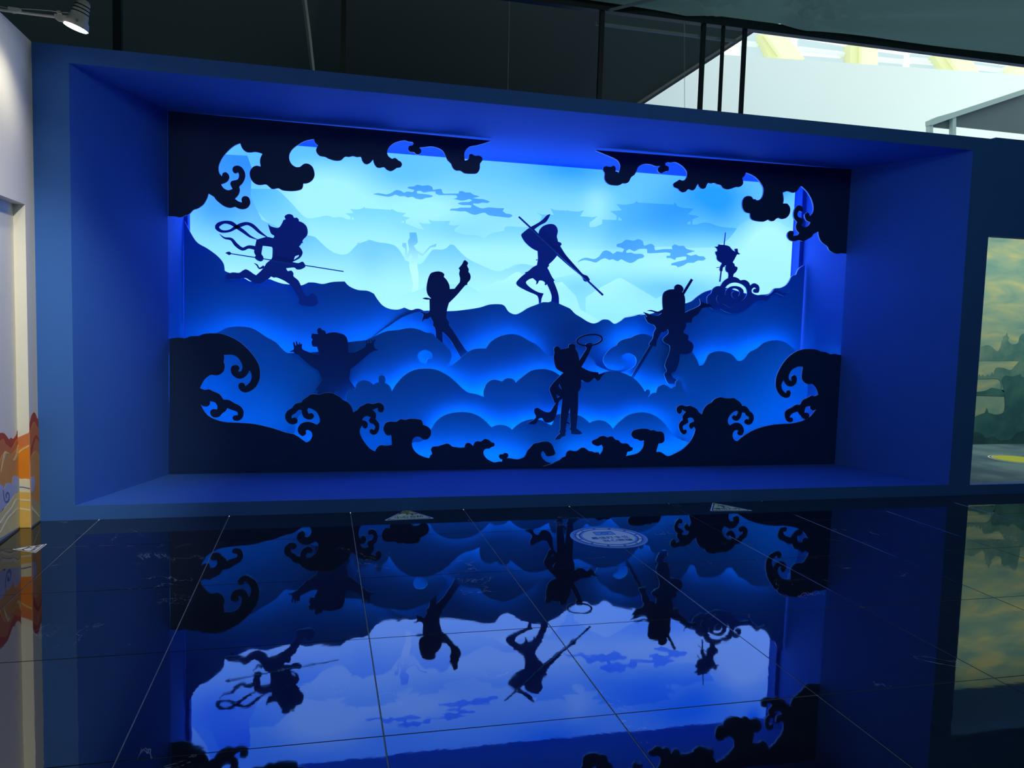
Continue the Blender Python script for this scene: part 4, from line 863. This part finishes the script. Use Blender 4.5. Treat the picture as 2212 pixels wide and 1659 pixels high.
# girl with hair bun leaping with a long stick
GIR = L('J', '640,262* 700,235 775,230* 775,195 820,160 880,180 908,230 888,270* 920,320 932,400 925,490 928,565* 1000,530 1060,505 1140,460 1150,420 1135,365* 1165,410 1250,440 1310,460 1290,485 1180,500 1120,580 1040,640 1020,715* 940,710* 940,770 900,850* 980,895* 970,960* 1030,1000 1050,1060 1020,1130 940,1160 855,1160* 845,1260 810,1370 780,1415 740,1425* 730,1440 750,1490 800,1530 790,1580 740,1588 690,1585 660,1540 630,1445 660,1420 665,1385 640,1330 660,1250 700,1150 710,1045 640,1000 610,955 640,910 690,860 680,800* 620,850* 585,850 550,920 525,970 515,1050* 430,1040 415,1010 465,935 480,850 510,790 480,740* 400,710 350,620* 385,630 360,590 330,555* 400,580 490,610 560,600 595,570* 520,575 460,550 380,540* 440,528 540,550 612,515* 603,430 605,330 620,285')
t = figure('leaping_girl_cutout', [GIR], 6.93, M_FIGN, 'dark blue cutout of a leaping girl with a hair bun, arm stretched to the right')
stroke('stick', [LS('J', '1030,88,36 448,1035,42 172,1495,44')], 6.944, .010, (M_FIGN, M_EDGE), t)
rods(t, [(1450, 760), (1450, 790)], 6.935, 6.99)
# child with arms spread behind the left wave
CHI = L('P', '865,285* 1000,255 1130,270 1250,320 1300,420 1308,490 1310,580 1320,650* 1370,660 1450,650 1550,600 1645,545 1665,480 1660,420 1680,410 1690,470* 1720,475* 1715,400 1735,400 1735,465* 1775,465* 1760,400 1785,390 1795,465* 1800,420 1840,395 1860,405 1830,450 1825,530 1850,585 1890,590 1890,620 1840,620 1760,660 1650,750 1500,880 1355,995* 1330,1190* 1465,1390* 1390,1395* 1320,1440 1280,1530 1290,1640 1290,1900* 1180,1900* 1110,1430* 1045,1430* 1020,1520* 1010,1800* 690,1800* 690,1490* 715,1410* 655,1412* 795,1200* 710,1015* 560,920 440,820 310,700* 250,680 215,645 165,655 150,635 180,620 225,600 230,560 212,480 220,445 240,450 262,520* 275,520* 270,440 290,430 300,470 310,500* 325,490 335,450 350,450 345,500* 380,485 398,490 388,540 400,590 500,640 620,690* 690,700 755,700* 710,610 690,540* 640,545 595,530 580,440 608,400* 568,360* 592,280* 710,290* 690,230 710,180 760,170 785,210* 840,220 865,260')
t = figure('spread_arms_child_cutout', [CHI], 6.93, M_FIGN, 'dark blue cutout of a child with both arms spread, above the left wave')
rods(t, [(715, 760), (720, 820)], 6.935, 6.99)
# child in the middle front with a hoop
HOO = L('O', '530,295* 600,285 655,270* 655,235 700,215 745,240 750,290* 780,340 800,415 805,455* 860,370 910,285 890,250 905,215 950,205 995,215 985,260 940,360 890,460 835,550* 870,570 960,610 1075,625* 1085,655* 1130,640 1190,625* 1130,680 1100,730 1065,750* 1020,705* 980,740 940,770 890,765 835,735* 825,850 790,905* 790,1010 785,1200 765,1400 765,1430* 830,1480 845,1500 800,1515 690,1510* 680,1450 660,1435 680,1420 675,1280 670,1130* 640,1280 610,1440 620,1470 605,1485 605,1535 560,1550 520,1585 450,1590* 480,1550 530,1495 510,1475 530,1450 535,1300 550,1130 560,1005* 520,1040 500,1100 480,1220 440,1310 370,1350 310,1335 270,1280 240,1285 210,1310 180,1365 130,1370 60,1360* 160,1300 185,1260 160,1200 165,1150 210,1135 260,1165 330,1195 390,1190 430,1130 470,1065* 450,1060* 410,960 380,870 430,780 520,685 580,630* 500,590 460,530 440,420 450,340* 440,290 460,260 500,255 530,280')
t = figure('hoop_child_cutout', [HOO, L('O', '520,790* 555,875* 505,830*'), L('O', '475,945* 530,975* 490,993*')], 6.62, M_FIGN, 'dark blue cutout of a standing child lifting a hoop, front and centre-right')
stroke('hoop', [[(REG['O'][0]+(952+180*math.cos(a))*.15072, REG['O'][1]+(163+78*math.sin(a)-18*math.cos(a))*.15072, 22*.15072, False) for a in [2*math.pi*k/48 for k in range(49)]]], 6.612, .010, (M_FIGN, M_EDGE), t)
rods(t, [(1230, 860), (1230, 915)], 6.625, 6.72)
# small child riding the swirling cloud
SML = L('S', '465,320* 540,325 620,345 670,400 690,420* 740,450* 720,400 775,392 780,440 790,465 825,485* 800,495 770,490 720,580 688,635* 720,670 728,705 770,720 772,760 745,810 705,845* 695,900 700,940* 600,940* 612,860 600,815* 570,800 555,750 570,685* 530,710 508,750 505,790 470,800 452,770 465,710 500,650* 440,620 405,580 398,520 378,480 380,440 410,440 405,395 360,355* 420,350 435,310*')
t = figure('small_child_cutout', [SML], 7.104, M_FIG, 'small dark blue cutout of a tiny child standing on the swirling cloud')
stroke('stick', [LS('S', '558,100,12 535,330,16 500,640,18 458,985,24')], 7.106, .010, FE, t)
rods(t, [(1572, 575), (1573, 550)], 7.105, 7.36, .004)
SWI = L('S', '600,920* 540,960 490,1020 470,1060* 400,1065 340,1100 315,1140 300,1190* 240,1240 225,1300 235,1370 280,1440* 340,1480 410,1490 470,1470* 560,1520 660,1550 780,1545 900,1500 1000,1420 1080,1350 1150,1322 1280,1332* 1335,1295* 1400,1205 1460,1182 1530,1210 1600,1240* 1650,1210 1715,1170* 1640,1188 1580,1178 1500,1140 1430,1130 1370,1190 1290,1232 1200,1232 1150,1225* 1090,1212 1035,1180 1028,1130 1055,1095 1090,1088 1112,1108* 1080,1110 1056,1132 1062,1168 1100,1184 1150,1175 1168,1110 1150,1050 1090,1012 1040,1020 1000,1055* 980,1000 920,955 870,950 825,960* 780,920 700,895')
S1 = L('S', '535,1120* 590,1050 660,1010 750,1000 850,1030 920,1090 945,1160 940,1215* 905,1280 840,1330 820,1335* 870,1300 905,1250 895,1205* 880,1205* 880,1140 830,1085 750,1060 670,1065 610,1095 570,1135 550,1225* 540,1225* 560,1135*')
S2 = L('S', '640,1160* 670,1120 730,1105 790,1130 815,1180 805,1225 780,1245* 795,1200 770,1165 740,1155 690,1165 670,1200 680,1250 720,1285 755,1295* 700,1295 665,1260 650,1200 660,1165*')
S3 = L('S', '440,1220* 400,1240 383,1290 400,1350 460,1385* 415,1345 398,1290 410,1245*')
S4 = L('S', '500,1375* 560,1420 630,1450 700,1455* 630,1440 570,1405*')
sw = [[onY(p[0], p[1], 7.09) for p in smooth(l, step=2)] for l in (SWI, S1, S2, S3, S4)]
t = empty('swirling_cloud_cutout', onY(1580, 640, 7.09), 'dark blue cutout of a scroll-patterned cloud trailing to the right, under the tiny child', 'cutout')
board('sheet', sw, 7.09, .012, FE, t, raw=True)
rods(t, [(1560, 650), (1600, 655)], 7.10, 7.165)
